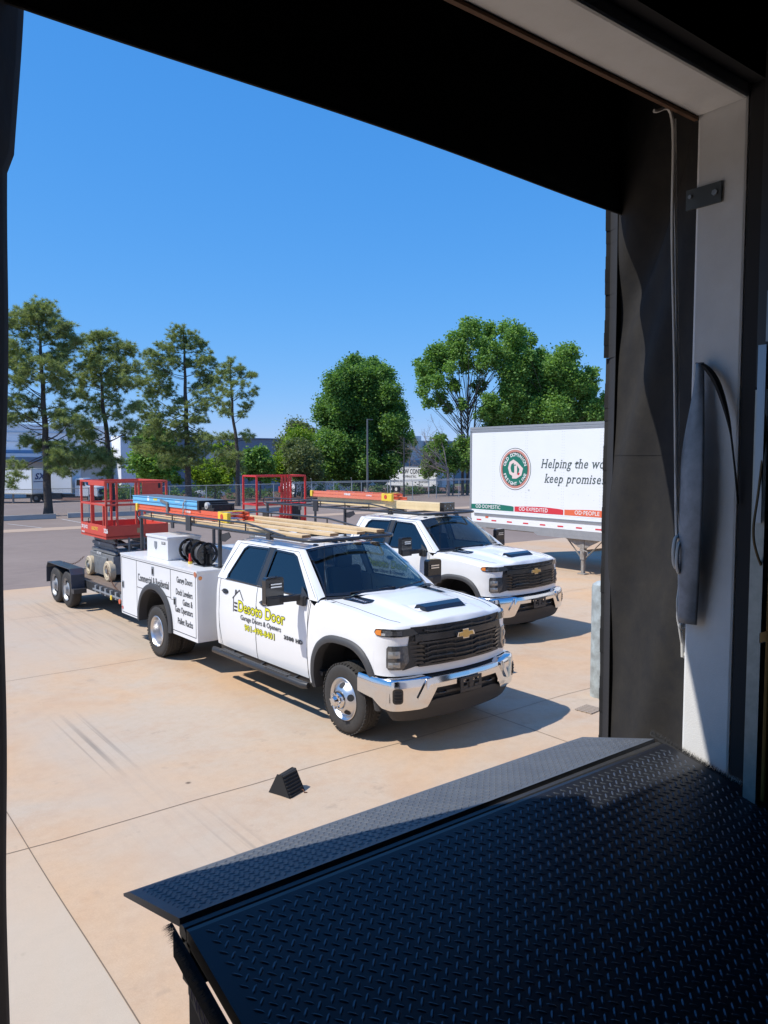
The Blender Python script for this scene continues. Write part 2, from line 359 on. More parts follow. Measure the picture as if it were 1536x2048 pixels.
# parking kerb blocks
def stop(x0,x1,y0,y1,label):
    o=thing('parking_kerb',label,'kerb block',((x0+x1)/2,(y0+y1)/2,G((y0+y1)/2)),math.atan2(y1-y0,x1-x0),'concrete kerb blocks at the car park edge')
    L=math.hypot(x1-x0,y1-y0)/2
    mb=MB().prism([(-.16,0),(.16,0),(.11,.30),(-.11,.30)],lambda u,v:(-L,u,v),(2*L,0,0))
    mb.build('kerb_block',M['conc'],o,bevel=.02)
stop(9.9,13.3,51.0,51.0,'concrete kerb block at the foot of the leftmost pine')
stop(14.1,19.6,51.2,50.2,'concrete kerb block between the two left pines behind the red lift')
stop(23.6,28.6,46.9,48.0,'long pale kerb block seen under the second red lift and rack')
# ================================================================ dock opening, curtains, leveller
M['fab']=mat('black vinyl curtain',(.026,.026,.028),.75,spec=.05,noise=(7,.25,(.042,.039,.035)),bump=(9,.22,.02))
M['deck']=mat('navy black painted deck plate',(.008,.010,.018),.42,noise=(5,.2,(.020,.022,.027)))
M['lip']=mat('worn steel lip plate',(.13,.14,.155),.55,metal=.2,noise=(10,.25,(.09,.10,.12)))
XR,XL=2.95,.24; YO,YI=1.77,1.56; ZT=4.47; ZF=1.37
# the wall of the dock as one thing: jamb side, lintel and inside faces
wl=thing('dock_wall','white painted concrete wall round the dock door opening','wall',(XR,YO,0))
def W(mb,n,m,**k): 
    mb.v=[(x-XR,y-YO,z) for x,y,z in mb.v]; return mb.build(n,m,wl,**k)
W(MB().box(XR,8,YI,YO,-.5,7),'right_wall',M['stucco'],bevel=.012)
W(MB().box(-8,XL,YI,YO,-.5,7),'left_wall',M['stucco'],bevel=.012)
W(MB().box(XL,XR,YI,YO,ZT,7),'lintel',M['stucco'],bevel=.012)
W(MB().box(XL+.002,XR-.002,YI+.003,YO-.003,-.5,ZF-.7),'pit_wall',M['conc'])
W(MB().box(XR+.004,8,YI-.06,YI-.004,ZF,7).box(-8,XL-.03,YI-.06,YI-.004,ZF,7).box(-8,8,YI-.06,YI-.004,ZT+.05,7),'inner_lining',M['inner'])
W(MB().box(XL,XR-.004,YO-.006,YO+.012,ZT-.014,ZT-.002),'rusty_angle',mat('rusty angle iron',(.12,.06,.03),.8),label='thin brown steel angle along the top of the opening')
rm=thing('dock_room','dark warehouse interior around the viewer','room',(0,-4,ZF))
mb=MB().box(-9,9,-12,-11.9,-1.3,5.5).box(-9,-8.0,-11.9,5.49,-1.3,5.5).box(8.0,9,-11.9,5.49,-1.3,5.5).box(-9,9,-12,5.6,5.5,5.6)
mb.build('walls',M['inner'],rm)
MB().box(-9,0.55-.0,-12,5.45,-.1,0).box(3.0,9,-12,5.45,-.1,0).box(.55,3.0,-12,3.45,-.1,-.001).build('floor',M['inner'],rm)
mb=MB(); mb.beam((-3,4.9,4.3),(8,4.9,4.3),.12,.25); mb.build('ceiling_beam',mat('dull red steel beam',(.10,.025,.02),.7),rm)
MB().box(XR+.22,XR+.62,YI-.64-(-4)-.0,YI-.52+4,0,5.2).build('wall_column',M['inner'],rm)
# exterior shelter: head curtain and side curtains
def cloth(name,P,nu,nv,fn,label,cat,mt,solid=.006,group=None):
    mb=MB().grid([[P(u/nu,v/nv)+fn(u/nu,v/nv) for v in range(nv+1)] for u in range(nu+1)])
    o=mb.build(name,mt,smooth=60,solid=solid); return tag(o,label,cat,group)
hc=thing('head_curtain','black head curtain hanging across the top of the dock opening','curtain',(1.8,2.30,4.27))
def hP(u,v):
    x=lerp(.10,3.45,u); return Vector((x-1.8,lerp(.0,.06,v)+.012*math.sin(9*u)*(1-v),lerp(.05*(1-u),.75,v)+.008*math.sin(u*PI)*(1-v)))
MB().grid([[hP(u/40,v/10) for v in range(11)] for u in range(41)]).build('curtain',M['fab'],hc,smooth=60,solid=.01)
MB().box(-1.95,1.65,-.55,.07,.76,.82).box(-1.95,1.65,-.525,-.50,.2,.76).box(-1.95,-1.70,-.50,.10,-.2,.76).build('hood_frame',M['fab'],hc)  # left end box added out of view to stop sun leaking onto the deck
MB().tube([hP(k/60,0) for k in range(61)],.007,6).build('hem',M['fab'],hc)
rc=thing('side_curtain','black wrinkled vinyl side curtain right of the dock opening','curtain',(3.02,1.80,1.0))
def rP(u,v):   # u: wall -> outer edge, v: bottom -> top
    z=lerp(.2,3.9,v); x=lerp(-.02,.24,u); y=lerp(-.02,.60,u)
    s=.034*math.sin(6.5*u+4.3*z+.8)*math.sin(PI*min(1,u*1.05))*(.6+.4*math.sin(1.1*z))+.010*math.sin(13*u+9*z+1.5*math.sin(2*z))*math.sin(PI*u)+.016*math.sin(3.3*z+2)*u
    pull=.07*math.exp(-((z-2.72-.9*(1-u))/.16)**2)*math.sin(PI*u)     # fold drawn in half way up
    n=Vector((-.93,.36,0)); return Vector((x,y,z))+n*(s-pull)*(1-.85*sst(.85,1,u))
MB().grid([[rP(u/36,v/150) for v in range(151)] for u in range(37)],flip=True).build('curtain',M['fab'],rc,smooth=60,solid=.006)
ed=[rP(1,v/60) for v in range(61)]
mb=MB()
for k in range(60):
    w_=.012+.003*math.sin(k*1.3)+(.014 if 38<k else 0); a,b=ed[k],ed[k+1]
    q=Vector((-.025,-.065,0))+Vector((-.0095,.0035,0)); mb.add([a+Vector((-w_,.012,0)),a+Vector((-w_*.4,-.004,0)),a+q,b+q,b+Vector((-w_*.4,-.004,0)),b+Vector((-w_,.012,0))],[(0,1,4,5),(1,2,3,4)])
mb.build('edge_binding',M['seam'],rc,solid=.004)
MB().box(.30,.38,-.02,.62,-.9,4.0).build('outer_frame',M['dkmetal'],rc)
MB().tube([rP(t,.52)+Vector((-.0005,0,0)) for t in np.linspace(0.02,.98,37)],.0016,4).build('stitching',M['fab'],rc)
lc=thing('side_curtain','dark side curtain in a thin strip along the left edge of the opening','curtain',(.48,2.0,1.0))
def lP(u,v):
    z=lerp(-.9,3.45,v); s=.012*math.sin(2.3*z+1)+.008*math.sin(6*z)
    e_=interp(z+1,[.1,1.0,1.67,3.69,3.94,3.95,4.45],[.43,.44,.462,.520,.528,.545,.585])-.48; return Vector((lerp(-.30,e_,u)+s*u*.5,lerp(-.226,.42,u),z))
MB().grid([[lP(u/16,v/80) for v in range(81)] for u in range(17)]).build('curtain',M['fab'],lc,smooth=60,solid=.01)

lj=thing('door_track','dark steel door track at the left edge of the opening','track',(.20,1.50,ZF))
MB().box(-.06,-.02,-.05,.0,0,3.6).box(-.06,.0,-.05,-.044,0,3.6).build('track',M['dkmetal'],lj)
# hanging torn flap on the jamb
fl=thing('hanging_flap','torn grey vinyl flap hanging and curling on the white door jamb','flap',(2.93,1.75,2.43))
def fP(u,v):
    z=lerp(0,1.06,v); y=lerp(lerp(.03,-.02,sst(.6,1,v)),lerp(-.055,-.045,sst(.4,1,v)),u); x=-.012-.030*math.sin(PI*min(1,v*1.02))*(.3+u)-.012*math.sin(PI*u)
    return Vector((x,y-.035*math.sin(PI*v*.9)*u,z))
MB().grid([[fP(u/10,v/40) for v in range(41)] for u in range(11)]).build('flap',mat('blue grey vinyl',(.26,.285,.32),.45,noise=(9,.2,(.12,.135,.155))),fl,smooth=60,solid=.004)
arc=spl([(-.01,-.02,1.06),(-.015,-.07,1.035),(-.015,-.12,.96),(-.012,-.165,.82),(-.004,-.188,.66),(.012,-.20,.5)],6)
MB().tube(arc,[lerp(.004,.014,math.sin(PI*min(1,i/20))) for i in range(len(arc))],6).build('rubber_bead',M['fab'],fl)
# bracket
bk=thing('steel_bracket','flat dark steel bracket bolted to the upper white door jamb','bracket',(2.947,1.73,4.15))
mb=MB().box(-.008,.0,-.075,.075,-.04,.04); mb.build('plate',mat('dull steel',(.10,.11,.11),.5,metal=.4),bk)
MB().cyl((-.016,-.05,0),(-.008,-.05,0),.012,n=6).build('bolt',M['steel'],bk)
MB().cyl((-.016,.055,.01),(-.008,.055,.01),.008,n=8).build('bolt',M['steel'],bk)
# ropes
rp=thing('pull_rope','white rope hanging down the black curtain with a knotted toggle','rope',(2.9,1.8,2.2))
def off(pts): return [Vector(p)-Vector((2.9,1.8,2.2)) for p in pts]
a=spl([(2.74,1.83,4.46),(2.82,1.80,4.44),(2.84,1.80,4.0),(2.88,1.80,3.5),(2.905,1.80,3.1),(2.925,1.80,2.8),(2.94,1.79,2.6),(2.93,1.79,2.5),(2.955,1.79,2.38),(2.985,1.79,2.29)],8)
MB().tube(off(a),.007,6).build('cord',M['rope'],rp,smooth=60)
b=spl([(2.83,1.795,4.44),(2.857,1.795,4.0),(2.893,1.795,3.5),(2.92,1.795,3.0),(2.95,1.795,2.75),(2.955,1.795,2.55),(2.94,1.795,2.45),(2.965,1.79,2.36),(2.975,1.79,2.27)],8)
MB().tube(off(b),.006,6).build('cord',M['rope'],rp,smooth=60)
mb=MB()
for k in range(4):
    c=Vector((2.925+.010*(k%2),1.775+.008*k,2.70)); mb.tube(off([c+Vector((.022*math.cos(t)+(.014 if k%2 else -.012),0,.065*math.sin(t)+.01*k)) for t in np.linspace(0,2*PI,18)]),.008,6)
mb.build('loop',M['rope'],rp,smooth=60)
MB().ball(Vector((2.955,1.785,2.41))-Vector((2.9,1.8,2.2)),(.018,.015,.02)).build('knot',M['rope'],rp,smooth=60)
MB().ball(Vector((2.985,1.785,2.28))-Vector((2.9,1.8,2.2)),(.012,.012,.018)).build('knot',M['rope'],rp,smooth=60)
MB().tube(off([(2.915,1.765,2.83),(2.925,1.768,2.60)]),.007,8).build('toggle',M['chrome'],rp)
rc2=thing('thin_cord','thin brown cord looping in front of the door track','cord',(2.9,1.42,2.8))
a=spl([(2.86,1.42,3.6),(2.855,1.41,3.25),(2.82,1.41,3.0),(2.79,1.41,2.85),(2.82,1.41,2.76),(2.90,1.41,2.66),(2.95,1.41,2.60)],8)
MB().tube([Vector(p)-Vector((2.9,1.42,2.8)) for p in a],.005,5).build('cord',M['manila'],rc2)
# vertical door track (perforated angle) and yellow post at the far right
tr=thing('door_track','perforated galvanised door track beside the right jamb','track',(2.852,1.405,ZF))
MB().box(0,.004,0,.045,2.0,3.7).box(0,.04,-.004,0,2.0,3.7).build('shaded_angle',M['dkmetal'],tr)  # dark material on the upper length stands in for the shade there
mb=MB().box(0,.004,0,.045,0,1.99).box(.0,.04,-.004,0,0,1.05).box(.0,.04,-.004,0,1.09,1.99)
mb.build('angle',mat('pale galvanised',(.50,.53,.50),.5,metal=.3,noise=(18,.25,(.33,.36,.34))),tr)
mb=MB()
for k in range(23): mb.box(.014,.026,-.0055,-.0042,.04+k*.083,.04+k*.083+(.028 if k%3 else .010))
mb.build('slot',M['seam'],tr)
MB().box(-.019,-.013,.0,.03,1.5,2.15).build('reflection_strip',mat('blue grey reflection',(.30,.36,.42),.35,metal=.7),tr)  # bluish bar painted in place of a reflection on the track
MB().box(-.026,-.012,-.03,.0,2.16,2.34).build('hinge',M['steel'],tr)
yp=thing('guard_post','yellow brown steel guard post at the right edge','post',(2.995,1.40,ZF))
MB().box(-.085,.10,-.01,.07,0,1.62).build('post',mat('worn yellow paint',(.36,.19,.035),.5,noise=(14,.25,(.28,.13,.02))),yp,bevel=.008)
# ---- leveller
HY,HZ=1.85,1.915; DX0,DX1=.765,2.90; sl_=.25; RY=-.40
lv=thing('dock_leveler','navy black diamond plate dock leveller with raised deck and steel lip','dock leveler',(DX0,HY,HZ))
def dz(y): return sl_*(y-HY)
def dn(mb): mb.v=[(x-DX0,y-HY,z-HZ) for x,y,z in mb.v]; return mb
mb=MB(); mb.prism([(RY,dz(RY)),(HY-.045,dz(HY-.045)),(HY-.03,dz(HY)-.012),(HY-.03,dz(HY)-.05),(RY,dz(RY)-.02)],lambda u,v:(DX0,u,v+HZ),(DX1-DX0,0,0))
dn(mb).build('deck',M['deck'],lv)
def lug(mb,c,du,dv,n,L=.019,Wd=None,h=.0022):
    Wd=L*.36
    # small raised lens: 6 ring + ridge
    ring=[(-1,0),(-.5,.8),(.5,.8),(1,0),(.5,-.8),(-.5,-.8)]
    vs=[c+du*(a*L)+dv*(b*Wd) for a,b in ring]+[c+du*(-.45*L)+n*h,c+du*(.45*L)+n*h]
    mb.add(vs,[(0,6,1),(1,6,7,2),(2,7,3),(3,7,4),(4,7,6,5),(5,6,0)][::1])
def lugs(mb,org,eu,ev,Lu,Lv,q,L=.019):
    """basket pattern: lattice turned 45 degrees to the plate, lug direction alternating"""
    n=eu.cross(ev).normalized()
    if n.z<0: n=-n
    a,b=(eu+ev).normalized(),(eu-ev).normalized(); N=int((Lu+Lv)/q)+2
    for i in range(-N,N):
        for j in range(-N,N):
            u=(i+j)*q*.7071; v=(i-j)*q*.7071
            if not(.012<u<Lu-.012 and .012<v<Lv-.012): continue
            du=a if (i+j)%2 else b; lug(mb,org+eu*u+ev*v,du,n.cross(du),n,L=L*random.uniform(.92,1.06))
ev=Vector((0,-1,-sl_)).normalized(); eu=Vector((1,0,0)); p=.0275
mb=MB(); nrm=Vector((0,-sl_,1)).normalized()
lugs(mb,Vector((DX0+.03,HY-.05,HZ+dz(HY-.05)))+nrm*.0002,eu,ev,DX1-DX0-.05,2.2,.0265,.0150)
dn(mb).build('tread_pattern',mat('worn tread lug',(.085,.10,.125),.36,metal=.45),lv)
MB().box(1.05-.012,1.05+.012,-.66,-.636,dz(HY-.65)-.001,dz(HY-.65)+.0015).build('lifting_hole',M['seam'],lv)
# lip: slopes down away from hinge
LP=Vector((0,math.cos(R(15)),-math.sin(R(15)))); LL=.45; ln=Vector((0,math.sin(R(15)),math.cos(R(15))))
o=Vector((0,.015,-.004)); Wd=DX1-DX0
A=[o,o+eu*Wd,o+eu*(Wd-.02)+LP*LL,o+eu*.02+LP*LL]
low=-ln*.022
mb=MB().add([o,o+eu*Wd,o+eu*Wd+LP*(LL-.06),o+LP*(LL-.06)]+[q+low for q in(o,o+eu*Wd,o+eu*Wd+LP*(LL-.06),o+LP*(LL-.06))],[(0,1,2,3),(4,7,6,5),(0,4,5,1),(1,5,6,2),(3,7,4,0)])
e0,e1=o+LP*(LL-.06),o+eu*Wd+LP*(LL-.06); t0,t1=o-eu*.045+LP*LL-ln*.014,o+eu*(Wd-.10)+LP*LL-ln*.014
t0=o+eu*.0+LP*LL-ln*.014
mb.add([e0,e1,t1,t0,e0+low,e1+low,t1-ln*.008,t0-ln*.008],[(0,1,2,3),(4,7,6,5),(2,6,7,3),(0,3,7,4),(1,5,6,2)])
lip=mb.build('lip',M['lip'],lv)
mb=MB(); lugs(mb,o+eu*.02+LP*.015+ln*.0003,eu,LP,Wd-.04,LL-.08,.0235,.0128); mb.build('lip_tread',M['lip'],lip)
MB().tube([(0,-.005,-.035),(Wd,-.005,-.035)],.022,10).box(0,Wd,-.05,.0,-.16,-.045).build('hinge',M['dkmetal'],lv)
# weather brushes on both sides, bumper face and label under the left edge
def brush(name,x,side,y0,y1,n,m,up):
    mb=MB(); 
    for k in range(n):
        y=lerp(y0,y1,(k+random.random())/n); b=Vector((x,y,HZ+dz(y)-.015)); d=Vector((side*random.uniform(.2,.9),random.uniform(-.25,.25),up*random.uniform(.4,1))).normalized()*random.uniform(.018,.036)
        q=Vector((0,.0011,0)); mb.add([b-q,b+q,b+d],[(0,1,2)])
    return dn(mb).build(name,m,lv)
MB().prism([(RY-HY,dz(RY)-.025),(0,-.03),(0,-.09),(RY-HY,dz(RY)-.09)],lambda u,v:(-.012,u,v),(-.012,0,0)).build('brush_holder',M['rubber'],lv)
MB().prism([(RY-HY,dz(RY)-.006),(0,-.006),(0,-.05),(RY-HY,dz(RY)-.05)],lambda u,v:(Wd+.003,u,v),(.02,0,0)).build('brush_holder',M['rubber'],lv)
brush('brush',DX0-.018,-1,1.45,1.87,900,M['rubber'],-.2)
brush('brush',DX1+.02,1,1.0,1.9,2200,M['rubber'],1)
brush('brush',DX1+.025,1,1.50,1.60,160,M['rope'],1)  # pale bristles: sunlight caught by the brush, put into the colour
tg=MB().prism([(-.03,-.10),(-.03,-1.3),(-.62,-1.3),(-.62,-.26)],lambda u,v:(.004,u,v),(.006,0,0)).build('toe_guard',mat('dusty grey plate',(.20,.17,.155),.7,noise=(9,.25,(.14,.12,.11))),lv)
fnl=lambda u,v:Vector((-.0065,-.05-u,-.17+v-u*.47))
MB().add([fnl(0,0),fnl(.42,0),fnl(.42,.07),fnl(0,.07)],[(0,1,2,3)]).build('label_plate',mat('dirty white label',(.45,.42,.38),.6,noise=(25,.2,(.2,.17,.15))),tg)
lettering('lettering',[('NOTICE',.02,.015,dict(size=.055,bold=.002))],lambda u,v:fnl(u,v)+Vector((-.002,0,0)),mat('purple print',(.06,.05,.16),.6),tg)
# wheel chock on the yard
ck=thing('wheel_chock','black ribbed rubber wheel chock lying on the concrete','wheel chock',(3.60,6.16,0),R(-70))
mb=MB().prism([(-.125,0),(.125,0),(.022,.19),(-.022,.19)],lambda u,v:(u,-.105,v),(0,.21,0))
mb.build('block',M['rubber'],ck,bevel=.008)
mb=MB()
for k in range(7):
    t=k/7+.06; x=lerp(.125,.022,t); mb.beam((x+.004,-.10,.19*t+.004),(x+.004,.10,.19*t+.004),.014,.014)
mb.build('ribs',M['rubber'],ck,bevel=.002)
MB().tube([(.10,.06,.03),(.14,.075,.02),(.16,.06,.006),(.18,.08,.005)],.005,5).build('eye_bolt',mat('rust',(.16,.07,.04),.9),ck)
# grey blue pipe bollard right
bo=thing('pipe_bollard','weathered pale blue grey steel pipe bollard beside the black curtain','bollard',(8.38,6.2,0))
MB().lathe([(.0,1.53),(.07,1.52),(.125,1.48),(.135,1.43),(.135,0)],(0,0,0),(0,0,1),24).build('pipe',mat('weathered blue paint',(.42,.47,.47),.6,noise=(7,.12,(.27,.29,.28)),bump=(15,.2,.01)),bo,smooth=40)
# ================================================================ pickup truck with service body
OUT=[(-3.08,.965),(-2.6,.985),(-1.6,.99),(-.6,.99),(0,.99),(.40,.985),(.58,.965),(.69,.915),(.77,.82),(.84,.62),(.895,.35),(.92,0)]
_c=[Vector((x,y,0)) for x,y in OUT]; _c=spl(_c,10); OUTL=[(p.x,p.y) for p in _c]
ARC=[0]
for a,b in zip(OUTL[:-1],OUTL[1:]): ARC.append(ARC[-1]+math.hypot(b[0]-a[0],b[1]-a[1]))
LTOT=ARC[-1]
def outl(s):      # s = arc length from cab rear -> (x,y,nx,ny)
    s=min(max(s,0),LTOT); f=lambda q:(interp(q,ARC,[p[0] for p in OUTL]),interp(q,ARC,[p[1] for p in OUTL]))
    a=f(max(0,s-.02)); b=f(min(LTOT,s+.02)); d=Vector((b[0]-a[0],b[1]-a[1])).normalized(); x,y=f(s)
    if s>=LTOT-1e-6: d=Vector((0,-1))
    return x,y,-d.y,d.x
def s_of_x(x): return interp(x,[p[0] for p in OUTL],ARC)
INS=lambda z: interp(z,[.40,.55,.75,.98,1.0,1.2,1.33,1.44],[.050,.018,.002,0,.004,.010,.022,.045])
def shell(s,z,d=0,side=-1):
    x,y,nx,ny=outl(s); nrm=Vector((nx,ny)).normalized()
    k=d-INS(z); return Vector((x+nrm.x*k,side*max(0,(y+nrm.y*k)),z))
def fa(a,z,d=0,side=-1): return shell(LTOT-a,z,d,side)         # a = distance along the face from the centre line
def hz(x,y):
    y=abs(y); zc=interp(x,[-.8,-.3,0,.4,.7,.86,.92],[1.53,1.51,1.495,1.455,1.41,1.375,1.35])
    return zc-.028-.055*(y/.9)**2+.028*(1-sst(.40,.56,y))
def ztop(s):
    x,y,_,_=outl(s); return hz(x,y)-.05
SIDEY=lambda x,z: -shell(s_of_x(x),z,.004).y
def make_truck():
    T=thing('pickup_truck','','pickup truck')
    wp=M['white']
    # ---- lower cab and doors
    def skin(x0,x1,zl,n,rows=12,top=None):
        out=[]
        for sd in(-1,1):
            G_=[]
            for i in range(n+1):
                x=lerp(x0,x1,i/n); s=s_of_x(x); zt=1.435 if x<-.75 else lerp(1.435,ztop(s_of_x(-.60)),sst(-.75,-.60,x))
                G_.append([shell(s,lerp(zl,zt,j/rows),0,sd) for j in range(rows+1)])
            out.append(G_)
        return out
    def both(name,x0,x1,zl,n,**k):
        for sd,G_ in zip((-1,1),skin(x0,x1,zl,n,**k)):
            o=MB().grid(G_,flip=(sd<0)).build(name,wp,T,smooth=45); yield sd,o
    doors={}
    for sd,o in both('rear_door',-2.985,-1.935,.475,14): doors['r',sd]=o
    for sd,o in both('front_door',-1.925,-.725,.475,14): doors['f',sd]=o
    list(both('cab_corner',-3.08,-2.995,.475,2))
    # ---- fender with wheel arch, and front fascia
    AX,AW=-.03,.565
    def zlow(x):
        d=abs(x-AX)/AW
        if d<1: return .40+.64*(1-d**2.7)**(1/2.7)
        return .43 if x<AX else .80
    xs=[-.715,-.66,-.62,AX-AW-.002]+[AX-AW*math.cos(PI*k/40) for k in range(41)]+[AX+AW+.002,.56]
    for sd in(-1,1):
        G_=[]
        for x in xs:
            s=s_of_x(x); zl=zlow(x); zt=ztop(s)
            if x<-.60: zt=lerp(1.435,zt,sst(-.75,-.60,x))
            G_.append([shell(s,lerp(zl,zt,j/12),0,sd) for j in range(13)])
        o=MB().grid(G_,flip=(sd<0)).build('fender',wp,T,smooth=45)
        # flare lip
        prev=[]; mb=MB()
        ths=[PI*k/44 for k in range(45)]
        def ap(r,th,d):
            e=2/2.7; c,sn=math.cos(th),math.sin(th)
            x=AX-(AW+r)*abs(c)**e*(1 if c>0 else -1); z=.40+(.64+r)*abs(sn)**e
            return shell(s_of_x(x),z,d,sd)
        mb.grid([[ap(-.012,t,-.10),ap(-.012,t,.022),ap(.025,t,.034),ap(.062,t,.018),ap(.070,t,-.004)] for t in ths],flip=(sd>0))
        mb.build('wheel_arch_trim',M['flare'],o,smooth=50)
        # inner liner
        MB().grid([[ap(-.004,t,-.0),ap(.0,t,-.42)] for t in ths],flip=(sd>0)).build('wheel_well',M['black'],T)
        G_=[[shell(lerp(s_of_x(.56),LTOT,i/26),lerp(.80,ztop(lerp(s_of_x(.56),LTOT,i/26)),j/12),0,sd) for j in range(13)] for i in range(27)]
        MB().grid(G_,flip=(sd<0)).build('front_fascia',wp,T,smooth=45)
    # ---- hood
    s0=s_of_x(-.60); mb=MB()
    for sd in(-1,1):
        G_=[]
        for i in range(57):
            s=lerp(s0,LTOT,i/56); x,y,_,_=outl(s); c=shell(s,ztop(s),0,1); f=i/56; xa=lerp(-.27,.70,min(1,f*1.15)); row=[]
            for j in range(29):
                t=j/28; t=t*t*.6+t*.4; px=lerp(c.x,xa,t); py=lerp(c.y,0,t); d=math.hypot(px-c.x,py-c.y)
                row.append(Vector((px,sd*py,hz(px,py)-.05*(1-math.sin(PI/2*min(1,d/.075))) if d<.075 else hz(px,py))))
            row[0].z=ztop(s); G_.append(row)
        mb.grid(G_,flip=(sd>0))
    hood=mb.build('hood',wp,T,smooth=50)
    mb=MB()
    for sd in(-1,1):
        pts=[(-.55,.80),(-.2,.81),(.2,.80),(.5,.775),(.66,.72)]; P=[Vector((p.x,p.y*sd,hz(p.x,p.y)+.0005)) for p in spl([Vector((a,b,0)) for a,b in pts],6)]
        P.append(Vector((.745,.69*sd,hz(.74,.69)-.012))); P.append(fa(.66,hz(.80,.68)-.055,.001,sd)); mb.tube(P,.0035,5)
    mb.build('hood_seam',M['seam'],hood)
    # hood scoop
    mb=MB(); sc=MB()
    def hp(x,y,d): return Vector((x,y,hz(x,y)+d))
    mb.grid([[hp(x,y,.004+.030*sst(0,.14,x-.36)*(1-sst(.30,.37,abs(y)))*(1 if x<.60 else 0)) for y in np.linspace(-.38,.38,21)] for x in np.linspace(.30,.60,8)])
    mb.build('scoop_panel',wp,hood,smooth=40)
    q=[(-.36,.505),(-.30,.63),(.30,.63),(.36,.505)]
    sc.add([hp(x,y,dd) for y,x,dd in((-.37,.50,.006),(-.30,.655,.008),(.30,.655,.008),(.37,.50,.006),(-.33,.50,.048),(-.29,.60,.040),(.29,.60,.040),(.33,.50,.048))],[(0,1,5,4),(1,2,6,5),(2,3,7,6),(4,5,6,7),(0,4,7,3)])
    sc.build('hood_scoop',M['gloss'],hood,bevel=.006)
    for sd in(-1,1):   # black badge wedge by the windscreen
        MB().grid([[hp(lerp(-.36,-.02,u)-.06*abs(v-.5),sd*lerp(.52,.70,v)*(1-.06*u),.006+.012*math.sin(PI*v)) for v in np.linspace(0,1,6)] for u in np.linspace(0,1,6)],flip=sd<0).build('hood_vent',M['gloss'],hood,smooth=50)
        lettering('lettering',[('DURAMAX',0,0,dict(size=.055,bold=.001))],lambda u,v,sd=sd:hp(-.30+u*1.0 if sd<0 else .02-u,sd*(.645-v*.9) if sd<0 else .575+v*.9,.022),mat('silver print',(.35,.38,.45),.4) if 'silver print' not in bpy.data.materials else bpy.data.materials['silver print'],hood)
    # ---- grille and lamps (both sides of the centre line in one grille)
    def fpoly(poly,d0,d1,name,m,par=T,both_=False,bev=0,sides=(-1,1)):
        res=[]
        for sd in sides:
            mb=MB().strips(poly,lambda a,z,d,sd=sd:fa(a,z,d,sd),d0,d1)
            res.append(mb.build(name,m,par,bevel=bev,fixn=True))
        return res
    def sub(poly,k=.06):   # subdivide so polygons follow the curved face
        out=[]
        for (a,z),(b,w_) in zip(poly,poly[1:]+poly[:1]):
            n=max(1,int(math.hypot(a-b,z-w_)/k)); out+=[(lerp(a,b,i/n),lerp(z,w_,i/n)) for i in range(n)]
        return out
    mb=MB(); ZB,ZTp=.895,1.318
    def gw(z): return interp(z,[.895,.96,1.10,1.14,1.22,1.318],[.66,.70,.735,.735,.72,.70])
    mb.grid([[fa(abs(u)*gw(z),z,.006,1 if u>0 else -1) for z in np.linspace(ZB,ZTp,12)] for u in np.linspace(-1,1,41)],flip=False)
    gr=mb.build('grille',mat('grille black',(.006,.006,.007),.5),T)
    mb=MB()
    def bar(z,a0,a1,h,d0,d1,wave=0,n=30):
        rows=[]
        for i in range(n+1):
            a=lerp(a0,a1,i/n); sd=1 if a>0 else -1; ph=abs(a)
            zz_=z+wave*(sst(.14,.20,ph)-sst(.46,.52,ph))
            rows.append([fa(ph,zz_-h/2,d0,sd),fa(ph,zz_-h/2,d1,sd),fa(ph,zz_+h/2,d1,sd),fa(ph,zz_+h/2,d0,sd)])
        mb.grid(rows)
    for z,h,wv in((.925,.020,.012),(.975,.016,.014),(1.03,.016,.014),(1.085,.016,.014),(1.275,.014,-.012)): bar(z,-.55,.55,h,.0,.034,wv,44)
    bar(1.20,-.66,.66,.072,.0,.030,0,30); bar(1.145,-.62,.62,.018,.0,.038,0,30); bar(.903,-.62,.62,.022,0,.03)
    bar(1.235,-.62,.62,.010,.02,.040,0)
    for a in np.arange(-.5,.51,.125):
        if abs(a)>.03: 
            sd=1 if a>0 else -1
            for z0,z1 in((.90,1.14),(1.24,1.31)): mb.grid([[fa(abs(a)-.004*0,z,.022,sd),fa(abs(a)+.008,z,.022,sd)] for z in(z0,z1)])
    for sd in(-1,1):
        for k in range(6):
            z=.915+.045*k; mb.add([fa(.54,z,.03,sd),fa(gw(z)-.01,z+.010,.014,sd),fa(gw(z)-.01,z+.030,.014,sd),fa(.58,z+.034,.034,sd)],[(0,1,2,3)])
    mb.build('grille_bars',mat('satin black bars',(.018,.018,.02),.3,coat=.2),gr)
    bt=[(-.125,-.022),(-.048,-.022),(-.042,-.048),(.042,-.048),(.048,-.022),(.125,-.022),(.125-.022,.022),(.036,.022),(.032,.048),(-.050,.048),(-.046,.022),(-.112,.022)]
    def badge(k,d0,d1,m,n):
        mb=MB().prism([(u*k,v*k) for u,v in bt],lambda u,v:(fa(0,1.185,d0).x,u,1.185+v),(d1-d0,0,0)); return mb.build(n,m,gr,fixn=True)
    badge(1.10,.02,.052,M['chrome'],'badge_rim'); badge(.92,.05,.058,M['gold'],'badge')
    strip=sub([(.60,1.232),(.80,1.222),(1.02,1.222),(1.10,1.232),(1.13,1.262),(1.11,1.30),(1.02,1.306),(.80,1.300),(.68,1.306)])
    for o in fpoly(strip,-.01,.010,'lamp_strip',M['gloss']): pass
    for o in fpoly(sub([(1.035,1.236),(1.095,1.240),(1.115,1.262),(1.095,1.292),(1.035,1.294)]),.009,.016,'turn_signal',M['amber']): pass
    fpoly(sub([(.80,1.238),(1.00,1.238),(1.02,1.29),(.80,1.285)]),.009,.013,'running_light',M['lampg'])
